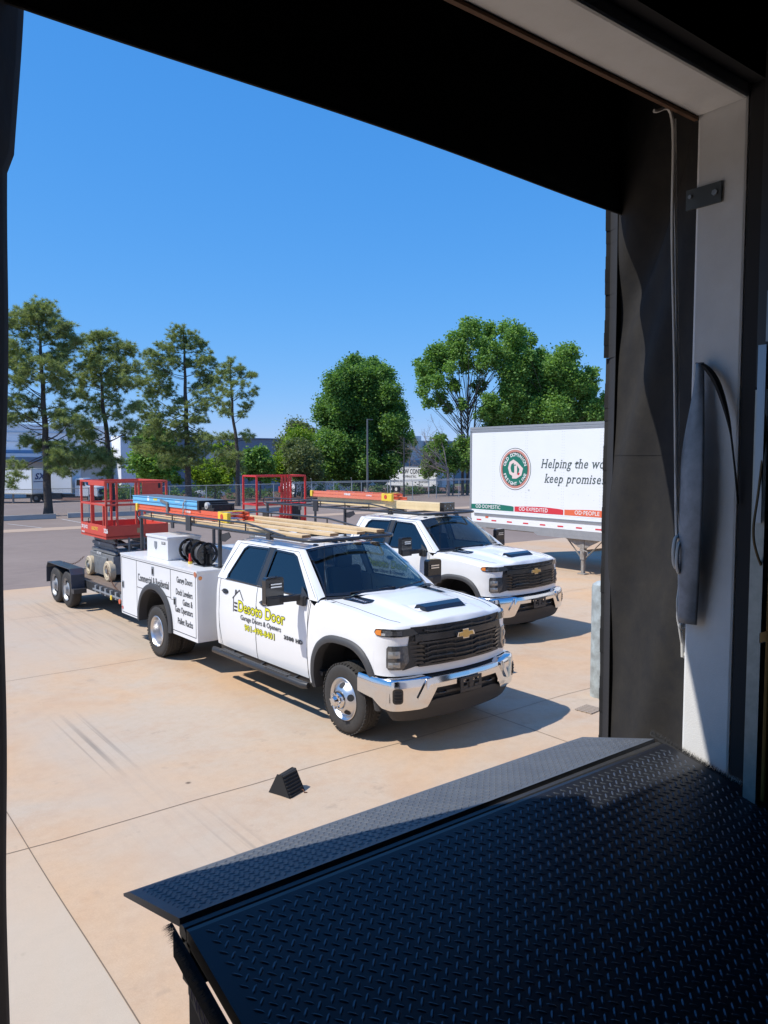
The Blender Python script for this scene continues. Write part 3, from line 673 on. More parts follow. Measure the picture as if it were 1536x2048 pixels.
    fpoly(sub([(.985,1.236),(1.03,1.236),(1.03,1.262),(.985,1.262)]),.010,.016,'running_light',M['refl'])
    lampp=sub([(.735,1.125),(.955,1.125),(.972,1.10),(.972,.90),(.945,.872),(.80,.872),(.735,.91),(.715,.96)])
    lamps=fpoly(lampp,-.01,.010,'headlight',M['lampg'])
    for sd,lo in zip((-1,1),lamps):
        for z,h in((1.035,.075),(.925,.06)):
            mb=MB()
            mb.grid([[fa(.955-.13*u,z-h/2+h*v,.013+.010*math.sin(PI*v)*math.sin(PI*u),sd) for v in np.linspace(0,1,6)] for u in np.linspace(0,1,6)],flip=sd<0)
            mb.build('reflector',mat('lamp lens grey',(.33,.33,.32),.15,metal=.5,coat=.6) if 'lamp lens grey' not in bpy.data.materials else bpy.data.materials['lamp lens grey'],lo)
    # black cheeks between lamp and grille
    fpoly(sub([(.64,.90),(.80,.865),(.72,.96),(.74,1.13),(.67,1.215),(.63,1.21)]),.001,.013,'grille_cheek',mat('cheek plastic',(.026,.026,.026),.5))
    # ---- bumper
    BO=[(.30,1.015),(.55,1.02),(.74,.985),(.86,.90),(.95,.66),(1.0,.35),(1.02,0)]; bc=spl([Vector((a,b,0)) for a,b in BO],8); BA=[0]
    for a,b in zip(bc[:-1],bc[1:]): BA.append(BA[-1]+(b-a).length)
    BL=BA[-1]
    def fb(a,z,d=0,sd=-1):
        s=min(max(BL-a,0),BL); x=interp(s,BA,[p.x for p in bc]); y=interp(s,BA,[p.y for p in bc]); x1=interp(min(BL,s+.02),BA,[p.x for p in bc]); y1=interp(min(BL,s+.02),BA,[p.y for p in bc]); x0=interp(max(0,s-.02),BA,[p.x for p in bc]); y0=interp(max(0,s-.02),BA,[p.y for p in bc])
        n=Vector((-(y1-y0),x1-x0)).normalized(); n=n if n.x+n.y>0 else -n
        bulge=interp(z,[.40,.50,.62,.72,.775,.80],[-.03,-.005,.0,.0,-.015,-.045])
        return Vector((x+n.x*(d+bulge),sd*max(0,y+n.y*(d+bulge)),z))
    btop=lambda a: interp(a,[0,.50,.60,.70,1.2,BL],[.775,.775,.80,.795,.785,.78])
    bbot=lambda a: interp(a,[0,.46,.58,.66,1.02,1.12,1.25,BL],[.665,.665,.47,.455,.455,.47,.56,.58])
    ch=MB()
    av=sorted(set([round(BL*k/46,4) for k in range(47)]+[.46,.5,.58,.66,1.02]))
    for sd in(-1,1):
        ch.grid([[fb(a,lerp(bbot(a),btop(a),t),0,sd) for t in(0,.12,.3,.5,.7,.82,.9,.96,1)]+[fb(a,btop(a),-.07,sd)] for a in av],flip=sd>0)
    bp_=ch.build('front_bumper',M['chrome'],T,smooth=40)
    def bpoly(poly,d0,d1,name,m,bev=0,par=bp_):
        for sd in(-1,1):
            mb=MB().strips(poly,lambda a,z,d,sd=sd:fb(a,z,d,sd),d0,d1); mb.build(name,m,par,bevel=bev,fixn=True)
    bpoly(sub(rrect(.87,.985,.535,.70,.035)),-.01,.004,'bumper_vent',M['gloss'])
    bpoly(sub(rrect(.885,.97,.55,.685,.03)),.003,.006,'vent_hole',M['seam'])
    for k in range(3): bpoly([(.89,.575+.035*k),(.965,.575+.035*k),(.965,.585+.035*k),(.89,.585+.035*k)],.005,.012,'vent_fin',M['black'])
    bpoly(sub([(.555,.775),(.60,.775),(.71,.585),(.70,.565),(.67,.57),(.545,.735)]),-.01,.022,'bumper_crease',M['chrome'],.008)
    mb=MB()   # dark opening with tow hooks, lower valance
    mb.grid([[fb(abs(a),z,-.06,1 if a>0 else -1) for z in(.46,.68)] for a in np.linspace(-.62,.62,21)]); mb.build('lower_opening',M['seam'],T)
    mb=MB(); mb.grid([[fb(abs(a),.80,-.10,1 if a>0 else -1),fb(abs(a),.895,-.12,1 if a>0 else -1)] for a in np.linspace(-.62,.62,21)])
    mb.grid([[fb(abs(a),.775,-.06,1 if a>0 else -1),fb(abs(a),.81,-.16,1 if a>0 else -1)] for a in np.linspace(-.62,.62,21)]); mb.build('bumper_gap',M['seam'],T)
    mb=MB()
    vb=lambda a: interp(abs(a),[0,.7,1.05,1.2],[.30,.31,.33,.47]); vt=lambda a: interp(abs(a),[0,.45,.58,.66,1.02,1.12,1.2],[.53,.53,.50,.475,.475,.49,.57])
    mb.grid([[fb(abs(a),lerp(vb(a),vt(a),t),-.03+.012*math.sin(PI*t)-.05*(1-t),1 if a>0 else -1) for t in np.linspace(0,1,6)]+[fb(abs(a),vt(a),-.12,1 if a>0 else -1)] for a in np.linspace(-1.2,1.2,61)],flip=False)
    mb.build('valance',M['valance'],T,smooth=50)
    mb=MB(); mb.grid([[fb(abs(a),z,-.035,1 if a>0 else -1) for z in(.575,.60)] for a in np.linspace(-.5,.5,11)]); mb.build('air_slat',M['black'],T)
    for sd in(-1,1):
        pts=[Vector((.93+.045*math.sin(t),sd*.36+.07*math.cos(t),.59)) for t in np.linspace(-.3,PI+.3,12)]; MB().tube(pts,.012,8).build('tow_hook',M['gloss'],T,smooth=60)
    mb=MB()
    for x0,x1,z0,z1 in((-.165,.165,.695,.725),(-.165,.165,.56,.60),(-.165,-.12,.60,.695),(.12,.165,.60,.695),(-.12,-.055,.60,.63),(-.03,.03,.60,.695),(.055,.12,.60,.63),(-.12,.12,.66,.67)): mb.box(1.035,1.047,.0+x0,.0+x1,z0,z1)
    mb.box(1.03,1.037,-.055,.055,.60,.66); mb.build('plate_bracket',M['black'],T,bevel=.003)
    # ---- greenhouse
    yb,yt,zb,zt=.945,.70,1.432,1.955
    def gy(z): t=(z-zb)/(zt-zb); return lerp(yb,yt,t)
    W1=[(-2.79,1.445),(-2.80,1.50),(-2.64,1.86),(-2.56,1.905),(-1.99,1.915),(-1.99,1.445)]
    W2=[(-1.855,1.445),(-1.855,1.915),(-1.40,1.905),(-1.30,1.875),(-.83,1.52),(-.755,1.445)]
    outer=[(-3.08,1.432),(-3.04,1.62),(-2.93,1.93),(-2.90,1.955),(-1.27,1.955),(-.60,1.475),(-.56,1.432)]
    def dens(L,k=.12): return sub(L,k)
    for sd in(-1,1):
        f=lambda x,z,sd=sd: Vector((x,sd*(gy(z)+(-.01*sst(-2.9,-3.08,x))),z))
        MB().panel(dens(outer),[dens(W1),dens(W2)],f).build('cab_side',wp,T,solid=.0)
        for nm,W_,mt,col in(('rear_window',W1,M['priv'],1),('front_window',W2,M['tint'],1)):
            cx=sum(p[0] for p in W_)/len(W_); cz=sum(p[1] for p in W_)/len(W_)
            g=MB().panel(W_,[],lambda x,z,sd=sd:Vector((x,sd*(gy(z)-.012),z))).build(nm,mt,T)
            inn=[(cx+(x-cx)*.955,cz+(z-cz)*.93) for x,z in W_]; ou=[(cx+(x-cx)*1.025,cz+(z-cz)*1.04) for x,z in W_]
            MB().panel(ou,[inn],lambda x,z,sd=sd:Vector((x,sd*(gy(z)+.004),z))).build('window_trim',M['gloss'],g)
        MB().panel([(-2.02,1.45),(-2.02,1.93),(-1.83,1.93),(-1.83,1.45)],[],lambda x,z,sd=sd:Vector((x,sd*(gy(z)+.003),z))).build('pillar_cover',M['black'],T)
        # front quarter sail behind mirror
        MB().panel([(-.93,1.47),(-.97,1.56),(-.85,1.50),(-.77,1.455)],[],lambda x,z,sd=sd:Vector((x,sd*(gy(z)+.005),z))).build('mirror_sail',M['black'],T)
        # belt seal
        MB().beam((-2.82,sd*(gy(1.44)+.004),1.44),(-1.86,sd*(gy(1.44)+.006),1.44),.008,.016).beam((-1.86,sd*(gy(1.44)+.006),1.44),(-.74,sd*(gy(1.44)+.004),1.44),.008,.016).build('belt_seal',M['gloss'],T)
        # A pillar face
        n=10; MB().grid([[Vector((lerp(-.56,-1.27,t),sd*gy(lerp(1.432,1.955,t)),lerp(1.432,1.955,t))),Vector((lerp(-.575,-1.265,t)-0,sd*(lerp(.885,.685,t)),lerp(1.462,1.966,t))),Vector((lerp(-.585,-1.255,t),sd*lerp(.815,.645,t),lerp(1.472,1.966,t)))] for t in np.linspace(0,1,n)],flip=sd<0).build('front_pillar',wp,T,smooth=50)
        # seams
        mb=MB()
        for xa,zz in((-1.93,(.475,1.44)),(-.72,(.475,1.43))): mb.tube([shell(s_of_x(xa+(.04*sst(1.0,1.44,z) if xa>-1 else 0)),z,.0005,sd) for z in np.linspace(*zz,12)],.0045,5)
        mb.tube([shell(s_of_x(-2.99+.05*sst(.9,.47,z)),z,.0005,sd) for z in np.linspace(.475,1.44,12)]+[Vector((-2.95,sd*gy(1.6),1.6)),Vector((-2.80,sd*gy(1.93),1.93)),Vector((-1.30,sd*gy(1.935),1.935)),Vector((-.62,sd*gy(1.46),1.46))],.004,5)
        mb.build('door_seam',M['seam'],T)
        # handles
        for xh,zh in((-2.80,1.265),(-1.74,1.245)):
            d_=doors['r' if xh<-2 else 'f',sd]
            mb=MB(); mb.tube([shell(s_of_x(xh+t),zh,.006+.018*math.sin(PI*(t+.09)/.18),sd) for t in np.linspace(-.09,.09,9)],.011,8)
            h=mb.build('handle',M['gloss'],d_,smooth=60)
            MB().panel([(xh+.10*math.cos(a),zh+.035*math.sin(a)) for a in np.linspace(0,2*PI,16,endpoint=False)],[],lambda x,z,sd=sd:shell(s_of_x(x),z,.0015,sd)).build('handle_cup',M['black'],d_)
        # rocker and step board
        MB().box(-3.0,-.64,sd*.90-.03,sd*.90+.03,.40,.48).build('rocker',M['black'],T)
        mb=MB(); mb.tube([(-3.02,sd*1.035,.425),(-2.96,sd*1.06,.42),(-.72,sd*1.06,.42),(-.63,sd*1.035,.425)],[.03,.046,.046,.035],12)
        for x in(-2.6,-1.8,-1.0): mb.beam((x,sd*1.05,.41),(x,sd*.85,.47),.05,.02)
        st=mb.build('step_board',M['black'],T,smooth=50)
        for x0 in(-2.72,-1.55):
            mb=MB().box(x0-.01,x0+.54,sd*1.06-.036,sd*1.06+.036,.455,.466)
            for k in range(9): mb.box(x0+.06*k,x0+.06*k+.045,sd*1.06-.038,sd*1.06+.038,.464,.474)
            mb.build('step_pad',M['flare'],st)
        # towing mirror
        mb=MB(); P=rrect(-.125,.125,-.165,.165,.035)
        mb.prism(P,lambda u,v,sd=sd:(-.93,sd*1.30+u,1.545+v),(-.09,0,0))
        mi=mb.build('mirror',M['gloss'],T,bevel=.02,fixn=True)
        MB().obox((-.924,sd*1.30,1.475),(.010,0,0),(0,.112,0),(0,0,.012)).obox((-.924,sd*1.30,1.42),(.012,0,0),(0,.112,0),(0,0,.045)).build('mirror_cowl',M['black'],mi,bevel=.006)
        MB().obox((-.918,sd*1.29,1.63),(.006,0,0),(0,.075,0),(0,0,.008)).obox((-.918,sd*1.29,1.597),(.006,0,0),(0,.075,0),(0,0,.008)).build('marker_lamp',M['refl'],mi)
        MB().obox((-1.024,sd*1.30,1.55),(.002,0,0),(0,.11,0),(0,0,.15)).build('mirror_glass',M['chrome'],mi)
        MB().beam((-.95,sd*1.25,1.435),(-.85,sd*.98,1.45),.07,.075).build('mirror_arm',M['black'],mi,bevel=.01)
        MB().obox((-.84,sd*.985,1.415),(.075,0,0),(0,.035,0),(0,0,.065)).build('mirror_base',M['black'],mi,bevel=.02)
        # mud and rear wheel etc later
    mb=MB()
    def roof(x,v):
        y=.70*v; z=zt+.060*(1-abs(v)**2.6)
        z+=.008*(math.cos(abs(v)*5*PI)*.5+.5)*sst(-1.5,-1.9,x)*(1-sst(.7,.9,abs(v))); z-=.02*sst(-2.7,-2.93,x); return Vector((x,y,z))
    xf=lambda v:-1.175-.085*v*v
    G_=[[roof(lerp(-2.93,xf(v),u),v) for v in np.linspace(-1,1,41)] for u in np.linspace(0,1,16)]
    rf=mb.grid(G_,flip=False).build('roof',wp,T,smooth=50,solid=.0)
    for k,v in enumerate((-.62,-.18,0,.18,.62)):
        p=roof(-1.33,v); MB().ball(p,(.055,.035,.022),10,6).build('roof_lamp',M['gloss'],rf)
    MB().add([(-2.55,-.03,2.01),(-2.30,-.025,2.015),(-2.32,-.0,2.075),(-2.50,0,2.05),(-2.55,.03,2.01),(-2.30,.025,2.015)],[(0,1,2,3),(4,3,2,5),(0,3,4),(1,5,2)]).build('antenna_fin',M['gloss'],rf)
    p=roof(-1.45,.70); MB().prism([(-.07,0),(.07,0),(-.03,.075),(-.06,.075)],lambda u,v:(-1.42+u,.50,2.0+v),(0,.03,0)).build('antenna_fin',M['gloss'],rf)
    # windscreen
    def ws(u,v): # u bottom->top
        b=Vector((-.285-.30*v*v,.815*v,1.492-.02*v*v)); t=Vector((xf(v)+.012,.645*v,zt+.057*(1-abs(v)**2.6)-.004)); p=b.lerp(t,u); p.x+=.035*math.sin(PI*u); p.z+=.02*math.sin(PI*u); return p
    wsg=MB().grid([[ws(u,v) for v in np.linspace(-1,1,25)] for u in np.linspace(0,1,9)],flip=False).build('windscreen',M['wind'],T,smooth=60)
    mb=MB()
    def frit(u0,u1,v0,v1,n=12):
        o_=Vector((.004,0,.004)); mb.grid([[ws(lerp(u0,u1,i/4),lerp(v0,v1,j/n))+o_ for j in range(n+1)] for i in range(5)])
    frit(0,.05,-1,1,24); frit(.965,1,-1,1,24); frit(0,1,-1,-.975,1); frit(0,1,.975,1,1)
    mb.build('windscreen_trim',M['gloss'],wsg)
    MB().grid([[Vector((-.285-.30*v*v+.0,.83*v,1.485-.02*v*v)),Vector((-.19-.33*v*v,.845*v,hz(-.3,.6*abs(v))-.004))] for v in np.linspace(-1,1,25)],flip=False).build('cowl',M['black'],T,solid=.0)
    mb=MB()
    for sd,y0,y1 in((-1,-.55,.05),(1,.10,.68)): mb.tube([ws(.03,y0/.8)+Vector((.02,0,.012)),ws(.055,y1/.8)+Vector((.015,0,.010))],.009,5)
    mb.build('wiper',M['seam'],T)
    MB().tube([ws(.86,.02)+Vector((-.02,0,-.01)),ws(.86,.02)+Vector((-.06,0,-.02))],.012,6).obox(ws(.84,.02)+Vector((-.08,0,-.03)),(.02,0,0),(0,.13,0),(0,0,.035)).build('cabin_mirror',M['seam'],T)
    MB().tube([(-.52,-.86,1.43),(-.54,-.86,2.13)],[.004,.002],5).build('mast_antenna',M['seam'],T)
    # cab rear wall, floor
    MB().grid([[Vector((-3.08,y,.475)),Vector((-3.085,y,1.432)),Vector((-2.93,y*.76,1.94))] for y in np.linspace(-.94,.94,5)],flip=True).build('cab_back',wp,T)
    MB().add([(-3.05,-.62,1.50),(-3.05,.62,1.50),(-2.955,.56,1.88),(-2.955,-.56,1.88)],[(0,1,2,3)]).build('back_window',M['gloss'],T)
    MB().box(-3.05,-.5,-.92,.92,.55,.60).build('cab_floor',M['seam'],T)
    MB().box(-.62,-.60,-.88,.88,.6,1.42).build('firewall',M['seam'],T)
    # interior
    mb=MB(); mb.grid([[Vector((x,y,z)) for y in np.linspace(-.86,.86,9)] for x,z in((-.36,1.44),(-.55,1.43),(-.72,1.40),(-.84,1.30),(-.86,1.0))],flip=True); ds=mb.build('dashboard',M['dash'],T,smooth=60)
    MB().lathe([(.18,-.012),(.194,0),(.18,.012),(.168,0)],(-.98,.40,1.27),(.9,0,-.42),28,close=True).obox((-.98,.40,1.27),(.01,0,.02),(0,.07,0),(-.02,0,.04)).beam((-.98,.22,1.27),(-.98,.58,1.27),.02,.03).build('steering_wheel',M['dash'],T,smooth=60)
    for x in(-1.55,-2.45):
        for y in((-.42,.42) if x>-2 else (-.45,0,.45)):
            mb=MB(); wd=.27 if x>-2 else .22
            mb.box(x-.25,x+.25,y-wd,y+wd,.75,.98).obox((x-.27,y,1.28),(.06,0,0),(0,wd,0),(-.06,0,.32)).obox((x-.34,y,1.68),(.05,0,0),(0,.13,0),(0,0,.09)); mb.build('seat',M['seat'],T,bevel=.03)
    # ---- lettering on doors
    doorm=lambda sd:(lambda u,v:shell(s_of_x(u if sd<0 else -2.39-1.17-u+0.0),v,.0045,sd))
    for sd in(-1,1):
        f=doorm(sd); g2=lambda u,v,sd=sd:shell(s_of_x(u if sd<0 else -3.6-u),v,.0035,sd)
        f=lambda u,v,sd=sd:shell(s_of_x(u if sd<0 else -3.6-u),v,.0055,sd)
        d_=doors['f',sd]
        lettering('lettering_outline',[('Desoto Door',-2.41,1.045,dict(size=.212,bold=.0095,serif=1.2,fit=1.20)),('901-498-8401',-2.23,.815,dict(size=.110,bold=.0070,fit=.78,space=1.05))],g2,M['ink'],d_)
        lettering('lettering',[('Desoto Door',-2.40,1.045,dict(size=.212,bold=.001,serif=1,fit=1.18)),('901-498-8401',-2.22,.815,dict(size=.110,bold=.0018,fit=.76,space=1.05))],f,M['yellow'],d_)
        lettering('lettering',[('Garage Doors & Openers',-2.33,.945,dict(size=.092,bold=.0012,fit=1.03))],f,M['inkg'],d_)
        lettering('lettering',[('3500 HD',-1.23,.875,dict(size=.066,bold=.004,fit=.42,space=1.15))],f,M['inkg'],d_)
        mb=MB()
        def ln(a,b,w_=.014):
            a=Vector(a);b=Vector(b);d=(b-a).normalized();p=Vector((-d.y,d.x))*w_/2; mb.add([f(q.x,q.y) for q in(a-p,b-p,b+p,a+p)],[(0,1,2,3)])
        for a,b in(((-2.54,1.02),(-2.54,1.215)),((-2.57,1.20),(-2.39,1.335)),((-2.39,1.335),(-2.27,1.205)),((-2.50,1.26),(-2.50,1.32)),((-2.50,1.32),(-2.47,1.32)),((-2.47,1.32),(-2.47,1.28))): ln(a,b)
        for z in(1.045,1.095,1.145): ln((-2.515,z),(-2.43,z),.022)
        mb.build('house_emblem',M['ink'],doors['r',sd])
    # ---- wheels
    def tyre(x,yo,sd,par=T):
        """yo: outer face distance; returns tyre object"""
        r=.405; w_=.235; prof=[(.235,.0),(.245,-.006),(.30,.004),(.345,.004),(.375,-.006),(.393,-.022),(.402,-.040)]
        for g in(-.065,-.105,-.130,-.170): prof+=[(.404,g+.012),(.396,g+.010),(.396,g+.004),(.404,g+.002)]
        prof+=[(.402,-w_+.040),(.393,-w_+.022),(.375,-w_+.006),(.33,-w_-.004),(.235,-w_)]
        mb=MB().lathe(prof,(x,sd*yo,.405),(0,sd,0),56)
        for k in range(48):
            a=2*PI*k/48; u=Vector((math.cos(a),0,math.sin(a)))
            for h,o_ in((-.025,0),(-w_+.025,.5)):
                aa=2*PI*(k+o_)/48; u=Vector((math.cos(aa),0,math.sin(aa))); tg=Vector((-u.z,0,u.x)); mb.obox(Vector((x,sd*(yo+h),.405))+u*.3985,u*.0065,tg*.017,Vector((0,.019,0)))
            for h in(-.085,-.118,-.15):
                aa=2*PI*(k+h*9)/48; u=Vector((math.cos(aa),0,math.sin(aa))); tg=Vector((-u.z,0,u.x)); mb.obox(Vector((x,sd*(yo+h),.405))+u*.402,u*.003,(tg+Vector((0,.5,0)))*.013,Vector((0,.008,0)))
        return mb.build('tyre',M['tyre'],par,smooth=40)
    for sd in(-1,1):
        t=tyre(0,.985,sd); o=(0,sd*.985,.405); ax=(0,sd,0)
        r=MB().lathe([(.236,-.20),(.215,-.19),(.21,-.03),(.236,-.004),(.244,.002),(.236,.008),(.212,-.012),(.200,-.030),(.19,-.018),(.155,.022),(.120,.042),(.105,.047),(.10,.036),(.0,.036)],o,ax,48).build('rim',M['alu'],t,smooth=35)
        mb=MB()
        for k in range(8):
            a=2*PI*(k+.5)/8
            if k%2: continue
            c=Vector((.172*math.cos(a),0,.172*math.sin(a)))
        for k in range(5):
            a=2*PI*(k+.25)/5; c=Vector((math.cos(a),0,math.sin(a))); tg=Vector((-c.z,0,c.x)); P=[]
            for q in range(14):
                th=2*PI*q/14; rr=.163+.027*math.sin(th); P.append(Vector(o)+c*rr+tg*.040*math.cos(th)+Vector((0,sd*(.018-(rr-.155)*1.14+.004),0)))
            mb.add(P,[tuple(range(14))])
        mb.build('wheel_hole',M['seam'],t)
        mb=MB().lathe([(.105,.036),(.100,.085),(.088,.105),(.060,.110),(.055,.118),(.040,.150),(.0,.155)],o,ax,32)
        for k in range(8):
            a=2*PI*k/8; c=Vector((math.cos(a)*.079,0,math.sin(a)*.079)); mb.cyl(Vector(o)+c+Vector((0,sd*.06,0)),Vector(o)+c+Vector((0,sd*.125,0)),.016,.012,8)
        mb.build('hub',M['chrome'],t,smooth=40)
        # rear duals
        t=tyre(-4.66,1.185,sd); o=(-4.66,sd*1.185,.405)
        r=MB().lathe([(.236,-.20),(.228,-.19),(.222,-.15),(.215,-.03),(.236,-.004),(.244,.002),(.236,.008),(.220,-.012),(.208,-.035),(.200,-.11),(.190,-.135),(.10,-.145),(.095,-.10),(.07,-.08),(0,-.078)],o,ax,48).build('rim',M['alu'],t,smooth=35)
        mb=MB()
        for k in range(8):
            a=2*PI*k/8; c=Vector((math.cos(a)*.082,0,math.sin(a)*.082)); mb.cyl(Vector(o)+c+Vector((0,-sd*.15,0)),Vector(o)+c+Vector((0,-sd*.085,0)),.014,.011,6)
        mb.build('hub',M['chrome'],t,smooth=40)
        tyre(-4.66,.93,sd)
    # chassis
    mb=MB().box(-6.2,.7,-.48,-.38,.48,.66).box(-6.2,.7,.38,.48,.48,.66).box(-.08,.08,-.75,.75,.36,.47).box(-4.74,-4.58,-.7,.7,.34,.48).ball((-4.66,0,.42),.17).ball((0,.1,.42),.14).box(-3.0,-1.2,-.35,.35,.38,.5)
    mb.build('chassis',M['dkmetal'],T)
    # ---- service body
    bw=M['body']; SX0,SX1=-6.22,-3.30
    for sd in(-1,1):
        a,b=(.50,1.15)
        side=[(SX0,.46),(SX0,1.50),(SX1,1.50),(SX1,.46),(-4.215,.46)]+[(-4.80+.585*math.cos(th),.46+.60*abs(math.sin(th))**.80) for th in np.linspace(.02,PI-.02,22)]+[(-5.385,.46)]
        mb=MB().prism(side,lambda u,v,sd=sd:(u,sd*b,v),(0,-sd*.02,0))
        box=mb.build('service_body',bw,T,fixn=True)
        mb=MB()
        mb.box(SX0-.01,SX1+.01,min(sd*a,sd*(b+.008)),max(sd*a,sd*(b+.008)),1.475,1.503)       # lid
        mb.box(SX1-.012,SX1,min(sd*a,sd*(b-.02)),max(sd*a,sd*(b-.02)),.46,1.475).box(SX0,SX0+.012,min(sd*a,sd*(b-.02)),max(sd*a,sd*(b-.02)),.46,1.475)
        mb.box(SX0,SX1,min(sd*a,sd*(a+.01)),max(sd*a,sd*(a+.01)),.7,1.475); mb.build('compartment',bw,box)
        def seam(pts,w_=.009):
            m2=MB()
            for p,q in zip(pts[:-1],pts[1:]): m2.beam((p[0],sd*(b+.0005),p[1]),(q[0],sd*(b+.0005),q[1]),.004,w_,up=(1,0,0) if p[0]==q[0] else (0,0,1))
            return m2.build('door_gap',M['seam'],box)
        seam([(SX0+.04,1.44),(SX1-.05,1.44)]); seam([(-5.53,1.44),(-5.53,.49)]); seam([(SX0+.04,1.44),(SX0+.04,.49)]); seam([(SX0+.04,.49),(-5.53,.49)])
        seam([(-4.20,1.44),(-4.20,.98)]); seam([(-5.53,1.00),(-4.20,1.00)]); seam([(-4.20,.98),(-4.10,.98)],.005); seam([(SX1-.05,1.44),(SX1-.05,.52)]); seam([(-4.14,.52),(SX1-.05,.52)]); seam([(SX0+.04,1.44),(-5.53,1.44)])
        for x,z in((-4.86,1.335),(-6.13,.97),(-4.05,.97)):
            m2=MB().box(x-.045,x+.045,min(sd*b,sd*(b+.008)),max(sd*b,sd*(b+.008)),z-.07 if x>-4.9 and x<-4.8 else z-.06,z+.07 if x>-4.9 and x<-4.8 else z+.06); lt=m2.build('latch',M['steel'],box,bevel=.004)
            MB().box(x-.026,x+.026,min(sd*b,sd*(b+.0115)),max(sd*b,sd*(b+.0115)),z-.045,z+.035).build('latch_cup',M['seam'],box)
        # flare
        mb=MB()
        def ar(r,th,d): return Vector((-4.80+(.585+r)*math.cos(th),sd*(b+d),.46+(.60+r)*abs(math.sin(th))**.80))
        mb.grid([[ar(-.01,t,-.10),ar(-.01,t,.04),ar(.03,t,.05),ar(.075,t,.03),ar(.08,t,.0)] for t in np.linspace(.0,PI,40)],flip=sd<0).build('wheel_arch_trim',M['flare'],box,smooth=50)
        MB().grid([[ar(0,t,-.02),ar(0,t,-.5)] for t in np.linspace(0,PI,30)],flip=sd<0).build('wheel_well',M['black'],box)
        f=lambda u,v,sd=sd:Vector((u if sd<0 else -9.52-u,sd*(b+.003),v))
        K=dict(bold=.0025,narrow=.70)
        lettering('lettering',[('Commercial & Residential',-5.47,1.115,dict(size=.170,bold=.003,fit=1.21))],f,M['inkg'],box)
        lettering('lettering',[('Garage Doors',-3.45,1.265,dict(size=.130,align='RIGHT',fit=0.53,bold=.0025)),('Dock Levelers',-3.45,1.08,dict(size=.130,align='RIGHT',fit=0.56,bold=.0025)),('Gates &',-3.45,.945,dict(size=.130,align='RIGHT',fit=0.33,bold=.0025)),('Gate Operators',-3.45,.815,dict(size=.130,align='RIGHT',fit=0.60,bold=.0025)),('Pallet Racks',-3.45,.645,dict(size=.130,align='RIGHT',fit=0.51,bold=.0025))],f,M['inkg'],box)
        MB().cyl((SX1+.0,sd*1.10,1.40),(SX1+.006,sd*1.10,1.40),.03,n=14).cyl((SX1-.12,sd*b,1.40),(SX1-.12,sd*(b+.006),1.40),.001,n=4).build('reflector',M['amber'],box)
        MB().cyl((SX1-.045,sd*b,1.452),(SX1-.045,sd*(b+.01),1.452),.040,n=16).build('reflector',mat('dull orange reflector',(.48,.16,.08),.4) if 'dull orange reflector' not in bpy.data.materials else bpy.data.materials['dull orange reflector'],box)
        MB().cyl((SX0+.05,sd*b,.56),(SX0+.05,sd*(b+.006),.56),.03,n=12).build('reflector',M['redl'],box)
    MB().box(SX0,SX1,-.5,.5,.70,.74).box(SX1-.03,SX1,-.5,.5,.74,1.20).box(SX0,SX0+.03,-.5,.5,.74,1.2).build('load_bed',bw,T)
    MB().box(SX0-.16,SX0-.02,-1.1,1.1,.46,.60).beam((SX0-.3,0,.50),(SX0,0,.50),.07,.07).build('rear_bumper',M['dkmetal'],T,bevel=.01)
    # ---- ladder rack
    mb=MB(); z0,z1,yr=2.085,2.205,.70
    for sd in(-1,1):
        y=sd*yr
        mb.tube([(-6.44,y,z0),(-1.35,y,z0)],.024,10)
        for x in(-6.38,-3.45): mb.beam((x,y,1.50),(x,y,z0),.045,.045); mb.box(x-.09,x+.09,y-.07,y+.07,1.503,1.512)
        mb.tube(spl([(-6.36,y,z0-.09),(-6.50,y,z0-.03),(-6.56,y,z0+.05),(-6.50,y,z1-.005),(-6.38,y,z1)],5)+[Vector((-4.5,y,z1+.005)),Vector((-2.65,y,z1+.01)),Vector((-2.35,y,z1-.02)),Vector((-1.65,y,z0+.02))],.0155,8)
        for x in(-5.95,-5.1,-4.3,-3.45,-2.68): mb.tube([(x,y,z0),(x,y,z1)],.011,6)
        mb.tube(spl([(-1.35,y,z0),(-1.22,y*.99,z0),(-1.12,y*.95,z0),(-1.06,y*.84,z0),(-1.05,y*.6,z0)],5),.024,8)
    mb.tube([(-1.05,-yr*.62,z0),(-1.05,yr*.62,z0)],.024,8)
    for x in(-6.3,-5.2,-4.2,-3.45,-2.5,-1.7): mb.beam((x,-yr,z0+.004),(x,yr,z0+.004),.045,.03)
    rk=mb.build('ladder_rack',M['rack'],T,smooth=50)
    for sd in(-1,1):
        for x,big,hi in((-4.43,.085,.13),(-5.02,.045,0)): MB().box(x-big,x+big,sd*yr-.042,sd*yr-.022,z0-.10,z0+hi).build('rack_bracket',M['rack'],rk)
        MB().prism([(-3.47,1.99),(-3.18,2.05),(-3.12,1.98),(-3.30,1.90),(-3.47,1.90)],lambda u,v,sd=sd:(u,sd*yr,v),(0,.012,0)).build('rack_bracket',M['rack'],rk)
        MB().box(-2.08,-1.98,sd*yr-.03,sd*yr+.03,z0-.05,z0+.03).build('rack_clamp',M['rack'],rk)
    return T,doors
T1,_d=make_truck()
T1['label']='nearer white pickup truck with toolboxes, hose reels and lumber on its black roof rack'; T1['category']='pickup truck'; T1['group']='white service pickup trucks'
T1.location=(5.873,7.124,0); T1.rotation_euler=(0,0,R(-88.16))
T2=copy_tree(T1); T2['label']='second white pickup truck parked between the nearer one and the freight trailer'
T2.location=(10.15,9.89,0); T2.rotation_euler=(0,0,R(-86.09))
